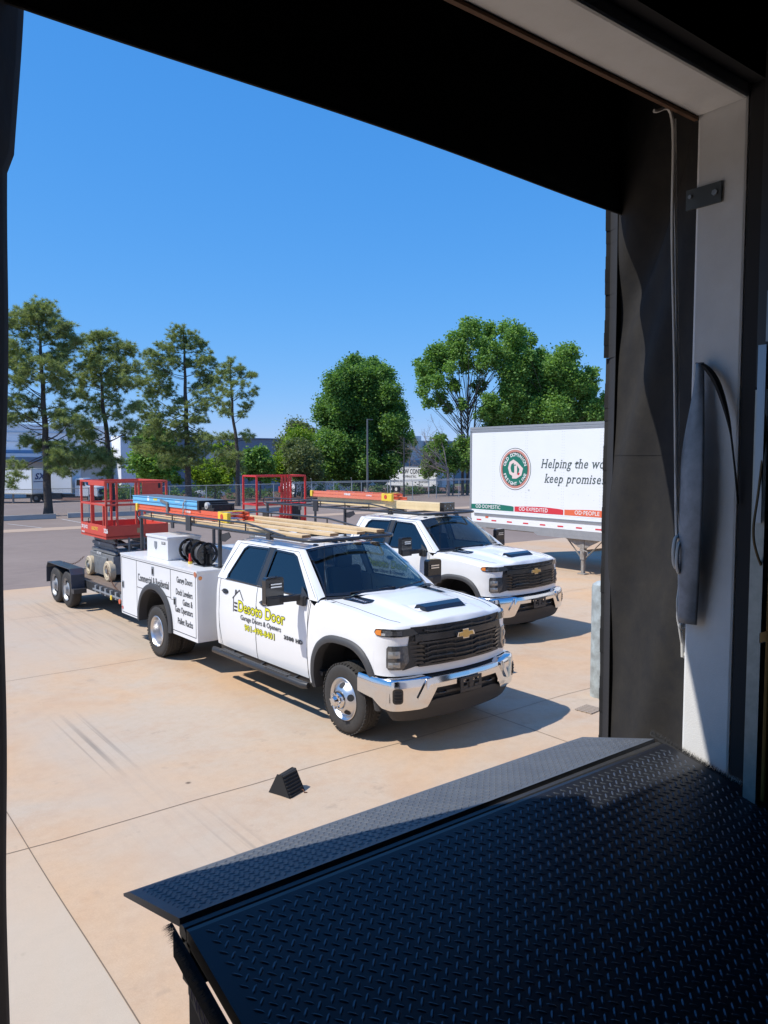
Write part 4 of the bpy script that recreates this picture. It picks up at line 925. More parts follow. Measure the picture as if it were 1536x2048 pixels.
# toolbox and hose reels only on the nearer truck (bolted on, so parts of it)
mb=MB().box(-5.48,-4.66,-.98,-.42,1.506,1.84); tb=mb.build('toolbox',M['body'],T1,bevel=.006)
MB().box(-5.495,-4.645,-.995,-.405,1.84,1.878).build('lid',M['body'],tb,bevel=.006)
MB().prism([(-.045,.06),(.045,.06),(.045,-.03),(0,-.07),(-.045,-.03)],lambda u,v:(-5.12+u,-.982,1.72+v),(0,-.008,0)).build('latch',M['steel'],tb)
MB().box(-4.90,-4.75,-.984,-.980,1.75,1.79).build('label_plate',M['inkg'],tb)
lettering('lettering',[('BUYERS',-4.89,1.76,dict(size=.035,bold=.001))],lambda u,v:Vector((u,-.9855,v)),M['wletter'],tb)
for cx,cy in((-4.34,-.72),(-3.80,-.78)):
    mb=MB(); c=Vector((cx,cy,1.69))
    for h in(-.11,.11):
        o=c+Vector((h,0,0))
        mb.lathe([(.165,-.006),(.175,0),(.165,.006),(.13,.006),(.13,-.006)],o,(1,0,0),28,close=True)
        mb.lathe([(.03,-.006),(.075,-.006),(.075,.006),(.03,.006)],o,(1,0,0),20,close=True)
        for k in range(6):
            a=2*PI*k/6; u=Vector((0,math.cos(a),math.sin(a))); mb.beam(o+u*.07,o+u*.14,.045,.008,up=(1,0,0))
    mb.cyl(c-Vector((.125,0,0)),c+Vector((.125,0,0)),.03,n=12)
    rl=mb.build('hose_reel',M['gloss'],T1)
    MB().lathe([(.03,-.10),(.115,-.10)]+[(.115+.008*math.sin(k*1.9),-.10+.2*k/24) for k in range(25)]+[(.03,.10)],c,(1,0,0),24).build('hose',mat('grey hose',(.10,.10,.10),.7) if 'grey hose' not in bpy.data.materials else bpy.data.materials['grey hose'],rl,smooth=60)
    MB().box(cx-.15,cx-.13,cy-.05,cy+.05,1.505,1.69).box(cx+.13,cx+.15,cy-.05,cy+.05,1.505,1.69).box(cx-.16,cx+.16,cy-.10,cy+.10,1.504,1.52).build('stand',M['gloss'],rl)
mb=MB().cyl((-4.12,-.86,1.51),(-4.12,-.86,1.66),.028,.018,10); mb.build('hose_nozzle',mat('red nozzle',(.6,.05,.04),.4),T1)
MB().cyl((-4.12,-.86,1.505),(-4.12,-.86,1.54),.034,n=10).build('nozzle_base',M['ycap'],T1)
# ---- loads on the racks
def truckpt(T,x,y,z=0):
    a=T.rotation_euler.z; return (T.location.x+x*math.cos(a)-y*math.sin(a),T.location.y+x*math.sin(a)+y*math.cos(a),z)
def on_truck(T,name,label,cat,x,y,z,group=None): return thing(name,label,cat,truckpt(T,x,y,z),T.rotation_euler.z,group)
bl=('lumber board nearest the camera on the rack of the nearer truck','second lumber board from the camera on the nearer truck rack','third lumber board from the camera on the nearer truck rack','farthest lumber board on the nearer truck rack')
for k,(y,x1) in enumerate(((-.60,-1.30),(-.19,-1.26),(.22,-1.22),(.62,-1.30))):
    o=on_truck(T1,'lumber_board',bl[k],'board',-3.7,y,2.106,'long lumber boards on the truck rack')
    MB().box(-2.66+.1*(k%2),x1+3.7,-.070,.070,0,.038).build('board',M['wood'],o,bevel=.003)
    MB().box(x1+3.7,x1+3.703,-.066,.066,.002,.036).build('end_grain',mat('end grain',(.38,.20,.09),.8) if 'end grain' not in bpy.data.materials else bpy.data.materials['end grain'],o)
def ladder(T,name,label,L,x,y,z,wd,mrail,h,sections=2,cap=True,group=None,rung=M['alu']):
    o=on_truck(T,name,label,'ladder',x,y,z,group)
    for sct in range(sections):
        w2=wd-.03*sct; zz=sct*(h+.006)
        for sd in(-1,1):
            mb=MB(); mb.box(0,L-.12*sct,sd*w2/2-.004,sd*w2/2+.004,zz,zz+h).box(0,L-.12*sct,sd*w2/2-(.028 if sd>0 else 0),sd*w2/2+(.028 if sd<0 else 0),zz,zz+.008).box(0,L-.12*sct,sd*w2/2-(.028 if sd>0 else 0),sd*w2/2+(.028 if sd<0 else 0),zz+h-.008,zz+h)
            mb.build('rail',mrail,o)
        mb=MB()
        for k in range(int(L/.305)): mb.cyl((.15+k*.305,-w2/2,zz+h/2),(.15+k*.305,w2/2,zz+h/2),.016,n=8)
        mb.build('rungs',rung,o)
    if cap:
        zt_=sections*(h+.006)
        for sd in(-1,):
            MB().box(L-.10,L+.03,sd*wd/2-.045,sd*wd/2+.02 if sd<0 else sd*wd/2+.045,-.012,zt_+.004).build('end_cap',M['ycap'],o,bevel=.01); MB().box(-.08,.0,sd*wd/2-.03,sd*wd/2+.03,0,zt_).build('end_cap',M['ycap'],o,bevel=.01)
        mb=MB().box(L-.30,L-.02,-wd/2-.03,-wd/2-.012,-.006,zt_).box(L-.30,L-.22,-wd/2-.03,wd/2-.03,zt_,zt_+.010); mb.build('yellow_guard',M['ycap'],o,bevel=.004)
        MB().cyl((L-.17,-wd/2-.031,zt_*.55),(L-.17,-wd/2-.035,zt_*.55),.045,n=14).build('red_sticker',M['redp'],o)
    return o
ld=ladder(T1,'extension_ladder','orange fibreglass ladder with yellow end on the nearer truck rack',3.50,-7.15,-.22,2.148,.44,M['orange'],.066)
lettering('lettering',[('WERNER',2.0,.075,dict(size=.05,bold=.002))],lambda u,v:Vector((u,-.2255,v)),M['wletter'],[c for c in ld.children if c.name.startswith('rail')][0])
# blue folding platform ladder on top
ld=on_truck(T1,'folding_ladder','light blue fibreglass ladder lying on top of the orange ladder','ladder',-7.40,-.20,2.288)
mb=MB()
for zz in(0,.075):
    for y in(-.24,.24): mb.box(0,2.72,y-.006,y+.006,zz,zz+.068).box(0,2.72,y-.02,y+.02,zz+.062,zz+.070)
mb.build('rail',M['blue'],ld)
MB().box(.02,2.75,-.23,.23,.145,.152).build('treads',mat('dull grey aluminium',(.22,.23,.24),.5,metal=.6),ld)
mb=MB()
for k in range(9): mb.box(.15+k*.3,.22+k*.3,-.23,.23,.03,.05)
mb.build('rungs',M['alu'],ld)
MB().box(2.72,2.78,-.26,.26,0,.15).box(2.78,3.22,-.22,-.19,.0,.05).box(2.78,3.15,.15,.18,.02,.07).box(2.85,2.92,-.2,.2,.02,.12).box(3.05,3.12,-.2,.2,.0,.10).build('end_frame',M['seam'],ld)
MB().cyl((2.98,-.23,.08),(2.98,-.19,.08),.055,n=14).ball((2.98,-.2,.08),.05).build('wheel',mat('pale wheel',(.5,.5,.48),.5),ld)
MB().box(.95,1.12,-.2475,-.2465,.085,.13).build('sticker',mat('yellow sticker',(.65,.6,.12),.5),ld)
MB().cyl((.72,-.2465,.108),(.72,-.2475,.108),.05,n=16).build('sticker',M['wletter'],ld)
MB().box(1.85,2.05,-.2475,-.2465,.085,.12).build('sticker',mat('pale blue sticker',(.35,.6,.75),.5),ld)
MB().obox((1.45,-.262,.08),(.16,0,-.02),(0,.012,0),(0,0,.02)).box(1.53,1.60,-.27,-.25,-.10,.08).build('clamp',M['greyp'],ld)
MB().tube(spl([(2.25,-.25,.15),(2.28,-.28,.10),(2.25,-.29,.0),(2.28,-.30,-.10),(2.24,-.35,-.2),(2.22,-.5,-.24)],5),.008,5).tube(spl([(2.31,-.25,.15),(2.24,-.28,.08),(2.30,-.29,-.02),(2.24,-.30,-.08)],5),.008,5).build('strap',mat('grey strap',(.35,.33,.32),.8),ld)
# second truck load: ladder over a stack of boards in a rack box
ld=ladder(T2,'extension_ladder','orange ladder with yellow ends on the rack of the second truck',2.72,-5.30,.05,2.262,.42,mat('faded orange fibreglass',(.78,.22,.13),.55),.062)
lettering('lettering',[('WERNER',1.15,.068,dict(size=.055,bold=.003)),('LOUISVILLE',1.9,.072,dict(size=.035,bold=.002))],lambda u,v:Vector((u,-.2155,v)),M['wletter'],[c for c in ld.children if c.name.startswith('rail')][0])
for k,z in enumerate((2.106,2.182)):
    o=on_truck(T2,'lumber_board',('lower','upper')[k]+' thick pale lumber beam stacked on the rack of the second truck','board',-5.2,.05,z,'lumber beams on the second truck rack')
    MB().box(0,3.95,-.16,.16,0,.074).build('board',mat('pale yellow lumber',(.78,.60,.34),.7,noise=(5,.3,(.68,.50,.26))) if k==0 else bpy.data.materials['pale yellow lumber'],o,bevel=.003)
o=on_truck(T2,'end_clamp','black perforated steel clamp at the front end of the lumber on the second truck','clamp',-1.20,.05,2.106)
MB().box(-.06,.012,-.17,.17,.0,.17).box(.012,.05,-.17,-.16,0,.17).build('clamp_plate',M['gloss'],o)
mb=MB()
for y in(-.10,-.03,.05,.11): mb.cyl((.0125,y,.085+.03*math.sin(y*40)),(.016,y,.085+.03*math.sin(y*40)),.016,n=10)
mb.build('hole',M['steel'],o)
# ================================================================ equipment trailer behind the nearer truck
tl=thing('equipment_trailer','black tandem axle flatbed trailer hitched behind the nearer truck','trailer',(5.71,16.75,0),R(1.5))
mb=MB()
for k in range(11): mb.box(-.84+.153*k,-.84+.153*k+.145,-2.5,1.50,.56,.60)
mb.build('deck',M['deckw'],tl)
mb=MB().box(-.88,-.82,-2.55,1.5,.44,.61).box(.85,.91,-2.55,1.5,.44,.61).box(-.88,.91,-2.62,-2.52,.38,.70).box(-.88,.91,1.44,1.54,.44,.61)
for y in np.arange(-2.2,1.3,.6): mb.box(-.82,.85,y,y+.07,.46,.555)
for sd in(-1,1):
    mb.beam((sd*.9,-2.5,.45),(0,-4.0,.48),.08,.13)
mb.beam((0,-4.2,.48),(0,-3.7,.48),.09,.12)
mb.build('frame',M['dkmetal'],tl)
MB().box(-.86,.88,-2.66,-2.62,.36,.72).build('front_box',M['dkmetal'],tl)
mb=MB()
for k in range(6): mb.box(-.92,-.88,-2.45+.28*k,-2.38+.28*k,.46,.60)
mb.box(-.935,-.915,-2.5,-.9,.50,.53); mb.build('stake_pocket',M['steel'],tl)
MB().box(-.75,-.25,-2.668,-2.661,.52,.60).build('label_plate',M['steel'],tl)
MB().cyl((-.94,-2.42,.47),(-.955,-2.42,.47),.045,n=12).build('marker_light',M['orangev'],tl)
MB().box(-.95,-.935,-2.0,-1.93,.44,.52).build('sticker',M['ycap'],tl)
def trwheel(x,y,r,par,sd,dual=False):
    p=[(.60*r,0),(.66*r,-.008),(.80*r,.0),(.93*r,-.012),(.985*r,-.03),(r,-.05),(r,-.17),(.985*r,-.19),(.93*r,-.208),(.60*r,-.215)]
    t=MB().lathe(p,(x,y,r),(sd,0,0),36).build('tyre',M['tyre'],par,smooth=40)
    MB().lathe([(.61*r,-.2),(.58*r,-.05),(.62*r,-.004),(.64*r,.004),(.60*r,-.012),(.52*r,-.06),(.30*r,-.035),(.24*r,-.02),(.22*r,.03),(.0,.035)],(x,y,r),(sd,0,0),28).build('rim',M['tgrey'],t,smooth=40)
    mb=MB()
    for k in range(8):
        a=2*PI*k/8; c=Vector((x-sd*.052,y+.44*r*math.cos(a),r+.44*r*math.sin(a))); mb.cyl(c,c+Vector((sd*.012,0,0)),.045*r/.4,n=8)
    mb.build('wheel_hole',M['seam'],t)
for sd in(-1,1):
    for y in(.15,.95): trwheel(sd*1.13,y,.385,tl,sd)
    pr=[(-.33,.40),(-.31,.74),(-.22,.86),(1.30,.86),(1.40,.74),(1.42,.40),(1.405,.40),(1.385,.73),(1.29,.845),(-.21,.845),(-.295,.73),(-.315,.40)]
    MB().prism(pr,lambda u,v,sd=sd:(sd*.90,u,v),(sd*.27,0,0)).box(min(sd*.89,sd*.90),max(sd*.89,sd*.90),-.30,1.38,.40,.85).build('fender',mat('dark blue grey paint',(.045,.055,.075),.35,coat=.3),tl,fixn=True)
    MB().box(min(sd*.91,sd*1.17),max(sd*.91,sd*1.17),-.47,-.33,.37,.46).build('step',M['dkmetal'],tl)
# ---- red scissor lifts
def lift(label,loc,rz,full=True,group='red scissor lifts'):
    L=thing('scissor_lift',label,'scissor lift',loc,rz,group)
    # local: x across (0 = middle), y along, z up from the deck; near corner is (-.66,-.95)
    X,Y=.66,.79; zb=.92; zt=2.03
    ch=MB().box(-.50,.50,-.72,.72,.14,.52).box(-.53,-.50,-.40,.40,.08,.46); ch.build('chassis',M['greyp'],L,bevel=.01)
    MB().box(-.534,-.530,-.42,-.30,.18,.36).build('access_panel',M['seam'],L)
    lettering('lettering',[('SKYJACK',-.25,.50,dict(size=.07,bold=.002))],lambda u,v:Vector((-.512,.0-u,v)),M['wletter'],L)
    for sx in(-1,1):
        for y in(-.58,.58):
            r=.21; w=MB().lathe([(.0,-.02),(.10,-.02),(.12,.0),(.16,-.004),(.185,.0),(r,-.02),(r,-.125),(.185,-.14),(0,-.14)],(sx*.60,y,r),(sx,0,0),28).build('wheel',M['cream'],L,smooth=40)
            MB().lathe([(0,.01),(.05,.01),(.06,-.01)],(sx*.60,y,r),(sx,0,0),12).build('hub',M['greyp'],w)
    # folded scissor stack
    zz=.54
    for k in range(5):
        for sx in(-1,1):
            mb=MB(); x=sx*(.40 if k%2 else .44)
            P=[(-.74+.03*k,zz),(.68-.02*k,zz+.0),(.72-.02*k,zz+.035),(.66-.02*k,zz+.070),(-.64+.03*k,zz+.070),(-.76+.03*k,zz+.03)]
            mb.prism(P,lambda u,v,x=x:(x-.03,u,v),(.06,0,0))
            mb.build('scissor_arm',M['greyp'],L,bevel=.006,fixn=True)
        zz+=.075
    mb=MB()
    for z in(.60,.75,.88): mb.cyl((-.40,-.70,z),(.40,-.70,z),.03,n=10); mb.cyl((-.40,.64,z),(.40,.64,z),.03,n=10)
    mb.cyl((-.1,-.6,.66),(-.1,.5,.80),.05,n=12)
    for x in(-.22,.1): mb.box(x,x+.03,-.84,-.80,.56,.9)
    mb.build('cross_tubes',M['greyp'],L,smooth=40)
    lettering('lettering',[('SJ III',-.25,.70,dict(size=.06,bold=.002)),('• • • • • • •',-.45,.60,dict(size=.05,bold=.002))],lambda u,v:Vector((-.4745,0-u,v)),M['wletter'],L)
    # platform
    tb=.24
    mb=MB().box(-X,X,-Y,Y,zb,zb+.03)
    mb.box(-X,-X+.02,-Y,Y,zb,zb+tb).box(X-.02,X,-Y,Y,zb,zb+tb).box(-X+.02,X-.02,-Y,-Y+.02,zb,zb+tb).box(-X+.02,X-.02,Y-.02,Y,zb,zb+tb)
    pf=mb.build('platform',M['redp'],L,bevel=.004)
    MB().box(-X-.0,-X+.08,-Y+.0,Y,zb-.035,zb-.002).box(-X+.08,X,-Y,-Y+.08,zb-.035,zb-.002).build('edge_channel',M['redp'],pf)
    lettering('lettering',[('SKYJACK',.05,.12,dict(size=.10,bold=.003)),('3226',1.45,.10,dict(size=.12,bold=.004)),('SKYJACK',.05,.02,dict(size=.05,bold=.002))],lambda u,v:Vector((-X-.003,Y-u,zb+v)),M['wletter'],pf)
    lettering('lettering',[('ELECTRIC',.70,.12,dict(size=.09,bold=.002,shear=.2))],lambda u,v:Vector((-X-.003,Y-u,zb+v)),M['ycap'],pf)
    MB().box(-.02,.10,-Y-.004,-Y-.001,zb+.07,zb+.17).build('sticker',mat('tan sticker',(.45,.30,.15),.6),pf)
    # guard rails
    def rail(n,segs,w_=.042):
        mb=MB()
        for a,b in segs: mb.beam(a,b,w_,w_)
        return mb.build(n,M['redp'],L,bevel=.005)
    zm=zb+.24+.42; t=.02
    fl=[((-X+t,-Y+t,zb+tb),(-X+t,-Y+t,zt)),((-X+t,-Y+.17,zb+tb),(-X+t,-Y+.17,zm)),((-X+t,Y-t,zb+tb),(-X+t,Y-t,zt)),((-X+t,-Y,zt+.02),(-X+t,Y,zt+.02)),((-X+t,-Y,zm),(-X+t,Y,zm)),((-X+t,.12,zb+tb),(-X+t,.12,zt)),((-X+.13,.36,zb+tb),(-X+.13,.36,zt))]
    rail('guard_rail',fl)
    rail('guard_rail',[((X-t,-Y+t,zb+tb),(X-t,-Y+t,zt)),((X-t,Y-t,zb+tb),(X-t,Y-t,zt)),((X-t,-Y,zt+.02),(X-t,Y,zt+.02)),((X-t,-Y,zm),(X-t,Y,zm)),((X-t,0,zb+tb),(X-t,0,zt))])
    rail('guard_rail',[((-X,-Y+t,zt+.02),(X,-Y+t,zt+.02)),((-X,-Y+t,zm),(X,-Y+t,zm)),((-.42,-Y+t,zb+tb),(-.42,-Y+t,zt)),((-.02,-Y+t,zb+tb),(-.02,-Y+t,zt)),((.16,-Y+t,zb+tb),(.16,-Y+t,zt))])
    rail('guard_rail',[((-X,Y-t,zt+.02),(X,Y-t,zt+.02)),((-X,Y-t,zm),(X,Y-t,zm)),((.0,Y-t,zb+tb),(.0,Y-t,zt))])
    MB().box(-X-.012,-X+.01,-Y+.02,-Y+1.0,zt-.06,zt+.045).build('rail_cover',M['redp'],L,bevel=.004)
    if full:
        MB().box(.10,.54,-Y-.03,-Y-.0,zt-.52,zt+.0).build('control_panel',M['redp'],L,bevel=.008)
        MB().box(.44,.49,-Y-.034,-Y-.031,zt-.12,zt-.02).build('switch_plate',M['seam'],L)
    for x,y in((-X+.03,-Y+.22),(-X+.2,-Y+.03),(.02,-Y+.03),(-X+.03,.30)): MB().tube([(x-.03,y-.02,zb+tb),(x-.03,y-.02,zb+tb+.10),(x+.03,y+.02,zb+tb+.12),(x+.03,y+.02,zb+tb)],.009,5).build('lanyard_hook',M['rubber'],L)
    return L
lift('red scissor lift with toeboards and folded grey arms chained on the black trailer',(5.74,16.62,.60),R(1))
def chain(name,a,b,label):
    a,b=Vector(a),Vector(b); o=thing(name,label,'chain',a); mb=MB(); d=b-a; n=int(d.length/.045); s=d.normalized(); u=s.orthogonal().normalized(); v=s.cross(u)
    for k in range(n):
        p=s*(k+.5)*.045+Vector((0,0,-.10*math.sin(PI*k/n))); w_=u if k%2 else v
        mb.tube([p+s*.03*math.cos(t)+w_*.014*math.sin(t) for t in np.linspace(0,2*PI,9)],.005,4,cap=False)
    mb.build('links',mat('rusty chain',(.14,.07,.04),.7) if 'rusty chain' not in bpy.data.materials else bpy.data.materials['rusty chain'],o)
chain('tie_down_chain',(4.95,14.75,.60),(5.12,15.95,.95),'rusty tie down chain at the near corner of the red lift on the trailer')
chain('tie_down_chain',(4.75,17.7,.85),(5.10,17.3,1.02),'rusty chain from the far cream wheel to the trailer fender')
# second lift stands on the asphalt behind the second truck
L2=thing('scissor_lift','small bright red lift cage standing far behind the trucks in the asphalt lot','scissor lift',(12.55,22.1,G(22)),R(-3),'red scissor lifts')
mb=MB()
w2,d2,zz1,zz0=.86,.5,2.62,1.75
rd=mat('bright red paint',(.62,.035,.03),.4)
for sx in(-1,1):
    for sy in(-1,1): mb.beam((sx*w2,sy*d2,1.05),(sx*w2,sy*d2,zz1),.055,.055)
for z in(zz1,1.72): 
    for sy in(-1,1): mb.beam((-w2,sy*d2,z),(w2,sy*d2,z),.055,.055)
    for sx in(-1,1): mb.beam((sx*w2,-d2,z),(sx*w2,d2,z),.055,.055)
mb.build('guard_rail',rd,L2,bevel=.006)
mb=MB()
for x in(-.0,.11,.22): mb.beam((x,-d2-.03,.5),(x,-d2-.03,zz1+.02),.06,.06)
mb.beam((-.06,-d2-.03,.9),(-.06,-d2-.03,1.6),.05,.05); mb.box(-.10,.02,-d2-.06,-d2,2.1,2.3).box(-.30,.30,-d2,-d2+.03,zz1-.03,zz1+.05); mb.build('gate_posts',rd,L2)
MB().box(-w2,w2,-d2,d2,1.05,1.10).box(-w2,w2,-d2,-d2+.03,1.10,1.34).box(-w2,-w2+.03,-d2,d2,1.1,1.34).build('platform',rd,L2)
MB().box(-.5,.5,-d2,.9,.25,.62).box(-.4,.4,-.4,.8,.62,1.04).build('chassis',M['greyp'],L2,bevel=.01)
MB().box(.36,.62,-d2-.12,-d2-.02,1.1,1.75).build('control_box',M['seam'],L2)
for sx in(-1,1):
    for y in(-.35,.7): MB().lathe([(0,0),(.18,0),(.2,-.02),(.2,-.12),(.0,-.13)],(sx*.60,y,.2),(sx,0,0),24).build('wheel',M['cream'],L2,smooth=40)
# ================================================================ freight semi trailer on the right
st=thing('semi_trailer','long white freight semi trailer with green and red round emblem on its side','semi trailer',(16.9,17.5,0))
Z0,Z1,SL=1.17,4.09,16.15
MB().box(0.008,2.58,-SL,-.0,Z0+.05,Z1-.02).build('box',M['trailer'],st)
MB().box(0,.01,-SL,-.06,1.55,3.94).build('side_panel',M['trailer'],st)
MB().box(-.012,.006,-SL,-.06,1.19,1.545).build('lower_panel',M['trailer'],st)
MB().box(-.014,2.6,-SL,0.0,3.945,3.975).box(-.010,2.6,-SL,-.0,3.98,4.03).box(-.016,2.6,-SL,0,4.035,4.10).build('roof_rail',M['tgrey'],st)
MB().box(-.014,.06,-.055,.02,Z0,4.10).box(-.016,.0,-.09,-.055,Z0,1.3).build('corner_post',M['tgrey'],st,bevel=.01)
MB().box(-.012,2.6,-SL,-.25,1.04,1.185).prism([(-2.6,1.04),(-2.75,.96),(-SL,.96),(-SL,1.04)],lambda u,v:(-.010,u,v),(2.6,0,0)).build('lower_rail',M['tgrey'],st)
mb=MB().box(-.030,-.0125,-SL,-.20,1.455,1.47).box(-.036,-.0125,-SL,-.20,1.405,1.425).box(-.024,-.0125,-SL,-.20,1.43,1.45); mb.build('rub_rail',M['tgrey'],st)
mb=MB()
for y in(-1.0,-2.3,-3.62,-4.9,-6.2,-7.5):
    for z in np.arange(1.62,3.92,.075):
        for q in(-.035,.035): mb.box(-.0035,0,y+q-.006,y+q+.006,z,z+.012)
for y in np.arange(-.25,-8,-.17):
    for z in(2.05,3.15,3.2) if 0 else (2.02,2.15): 
        if random.random()<.6: mb.box(-.0035,0,y-.006,y+.006,z,z+.012)
for y in np.arange(-.25,-8,-.09): mb.box(-.0155,-.012,y-.005,y+.005,1.075,1.085)
mb.build('rivets',mat('rivet grey',(.45,.46,.47),.5),st)
for k in range(15): MB().box(-.0150,-.0125,-.50-.635*k,-.30-.635*k,1.245,1.285).build('red_reflector',M['red'],st)
MB().box(-.018,-.0125,-.80,-.68,1.33,1.39).build('marker_lamp',M['orangev'],st)
# round emblem
def se(u,v,d=.012): return Vector((-d,-1.86-u*1.0,2.83+v))
def disc(r0,r1,d,n,m,seg=48,ky=1):
    mb=MB()
    for k in range(seg):
        a,b=2*PI*k/seg,2*PI*(k+1)/seg
        if r0<=0: mb.add([se(0,0,d),se(r1*math.cos(a),r1*math.sin(a),d),se(r1*math.cos(b),r1*math.sin(b),d)],[(0,1,2)])
        else: mb.add([se(r0*math.cos(a),r0*math.sin(a),d),se(r1*math.cos(a),r1*math.sin(a),d),se(r1*math.cos(b),r1*math.sin(b),d),se(r0*math.cos(b),r0*math.sin(b),d)],[(0,1,2,3)])
    return mb.build(n,m,em)
em=MB().grid([[se(.615*r*math.cos(a),.615*r*math.sin(a),.003) for r in(0.001,1)] for a in np.linspace(0,2*PI,49)]).build('emblem',mat('emblem rim black',(.02,.03,.03),.4),st)
disc(.50,.597,.005,'emblem_ring',M['wletter']); disc(.50,.565,.007,'emblem_ring',M['rosev']); disc(.475,.500,.007,'emblem_ring',M['ink']); disc(0,.478,.0065,'emblem_disc',M['green'])
def arctext(txt,rad,a0,a1,size,up=True):
    mb=MB(); n=len(txt); 
    for i,c in enumerate(txt):
        if c==' ': continue
        t=lerp(a0,a1,i/(n-1)); V,F=text_polys(c,size=size,bold=.003,serif=1,align='CENTER')
        ang=t-PI/2 if up else t+PI/2
        cx,cy=rad*math.cos(t),rad*math.sin(t); ca,sa=math.cos(ang),math.sin(ang)
        mb.add([se(cx+p.x*ca-p.y*sa,cy+p.x*sa+p.y*ca,.0095) for p in V],F)
    mb.build('lettering',M['wletter'],em)
arctext('OLD DOMINION',.375,R(160),R(20),.145); arctext('FREIGHT LINE',.475,R(202),R(338),.135,up=False)
mb=MB()
def ring(cu,cv,ru,rv,w_,d,seg=20):
    mb.grid([[se(cu+(ru-w_)*math.cos(a),cv+(rv-w_)*math.sin(a),d),se(cu+ru*math.cos(a),cv+rv*math.sin(a),d)] for a in np.linspace(0,2*PI,seg)])
ring(-.06,.03,.21,.25,.10,.010,9)
mb.add([se(u,v,.011) for u,v in((-.04,.20),(.10,.20),(.32,.02),(.26,-.18),(.06,-.28),(-.10,-.28),(-.10,-.20),(-.02,-.18),(-.02,.10),(-.04,.12))],[tuple(range(10))])
mb.build('monogram',M['pink'],em)
MB().add([se(u,v,.0125) for u,v in((.09,.11),(.18,0),(.15,-.12),(.09,-.16))],[(0,1,2,3)]).add([se(u,v,.0125) for u,v in((-.03,.13),(.05,.13),(.05,.10),(-.03,.10))],[(0,1,2,3)]).build('monogram_gap',M['green'],em)
MB().add([se(u,v,.0135) for u,v in((.14,-.10),(.20,-.12),(.16,-.18),(.10,-.16))],[(0,1,2,3)]).build('monogram_dot',M['red'],em)
f=lambda u,v:Vector((-.003,-u,v))
lettering('lettering',[('®',2.38,2.20,dict(size=.07)),('Helping the world',2.84,2.87,dict(size=.36,bold=.003,serif=1.1,shear=.22,space=1.12,fit=2.55)),('keep promises.',2.97,2.46,dict(size=.36,bold=.003,serif=1.1,shear=.22,space=1.12,fit=2.12))],f,mat('grey green lettering',(.07,.095,.09),.5),st)
for (u0,u1,m,t,tu) in((.03,1.82,M['green'],'OD·DOMESTIC',.24),(1.86,3.66,M['red'],'OD·EXPEDITED',2.03),(3.70,5.5,M['orangev'],'OD·PEOPLE',4.05),(5.54,7.3,M['green'],'OD·GLOBAL',5.9)):
    P=[(u0,1.585),(u1,1.585),(u1,1.725)]+[(lerp(u1-.06,u0,t_),1.735+.035*math.sin(PI*min(1,t_*1.05))*(1-.3*t_)) for t_ in np.linspace(0,1,12)]
    b_=MB().prism(P,lambda u,v:(-.0015,-u,v),(-.003,0,0)).build('banner',m,st,fixn=True)
    lettering('lettering',[(t,tu,1.625,dict(size=.155,bold=.001,serif=1,space=1.05,narrow=.98))],lambda u,v:Vector((-.007,-u,v)),M['wletter'],b_)
# landing gear
for x,sd in((.10,-1),(2.2,1)):
    mb=MB().prism([(-3.55,1.0),(-4.93,1.0),(-4.50,.80),(-4.38,.72),(-4.12,.72),(-3.98,.80)],lambda u,v,x=x:(x,u,v),(.03,0,0)); mb.build('gear_bracket',M['rusty'],st,fixn=True)
    mb=MB().box(x-.02,x+.11,-4.315,-4.185,.40,.98).box(x+.0,x+.09,-4.295,-4.205,.03,.42).box(x-.06,x+.15,-4.37,-4.13,0,.03); lg=mb.build('landing_leg',M['rusty'],st,bevel=.008)
    mb=MB().beam((x+.05,-3.65,.98),(x+.05,-4.16,.46),.012,.05,up=(1,0,0)).beam((x+.05,-4.90,.98),(x+.05,-4.34,.46),.012,.05,up=(1,0,0)); mb.build('gear_brace',M['rusty'],st)
MB().beam((.2,-4.25,.62),(2.2,-4.25,.62),.06,.06).tube([(.02,-4.25,.70),(-.08,-4.30,.70),(-.10,-4.56,.66),(-.10,-4.60,.56)],.014,6).build('gear_crank',M['rusty'],st)
MB().box(.3,.42,-SL+.3,-.4,.98,1.04).box(2.2,2.3,-SL+.3,-.4,.98,1.04).box(.2,2.4,-15.6,-12.8,.72,.98).build('underframe',M['rusty'],st)
for y in(-13.6,-14.9):
    for sd,x in((-1,.02),(1,2.58)):
        t=MB().lathe([(.30,0),(.42,0),(.50,-.03),(.51,-.06),(.51,-.20),(.5,-.22),(.51,-.24),(.51,-.48),(.48,-.5),(.3,-.5)],(x,y,.51),(sd,0,0),32).build('tyre',M['tyre'],st,smooth=40)
        MB().lathe([(.30,0),(.28,-.04),(.26,-.14),(.13,-.15),(.12,.0),(0,.01)],(x,y,.51),(sd,0,0),24).build('rim',M['alu'],t,smooth=40)
# ================================================================ trees
def leafmat(name,c,tr=.35):
    m=bpy.data.materials.new(name); m.use_nodes=True; nt=m.node_tree; b=nt.nodes['Principled BSDF']; o=nt.nodes['Material Output']
    b.inputs['Base Color'].default_value=(*c,1); b.inputs['Roughness'].default_value=.55; b.inputs['Specular IOR Level'].default_value=.3
    t=nt.nodes.new('ShaderNodeBsdfTranslucent'); t.inputs[0].default_value=(c[0]*1.3,c[1]*1.35,c[2]*.7,1); mx=nt.nodes.new('ShaderNodeMixShader'); mx.inputs[0].default_value=tr
    nt.links.new(b.outputs[0],mx.inputs[1]); nt.links.new(t.outputs[0],mx.inputs[2]); nt.links.new(mx.outputs[0],o.inputs[0]); return m
def pal(name,cs,tr=.35): return [leafmat(name,c,tr) for c in cs]
PINE=pal('pine needles',[(.27,.33,.14),(.18,.23,.09),(.38,.43,.19)],.4)
OAK=pal('green leaves',[(.14,.27,.065),(.08,.17,.045),(.24,.40,.10)],.4)
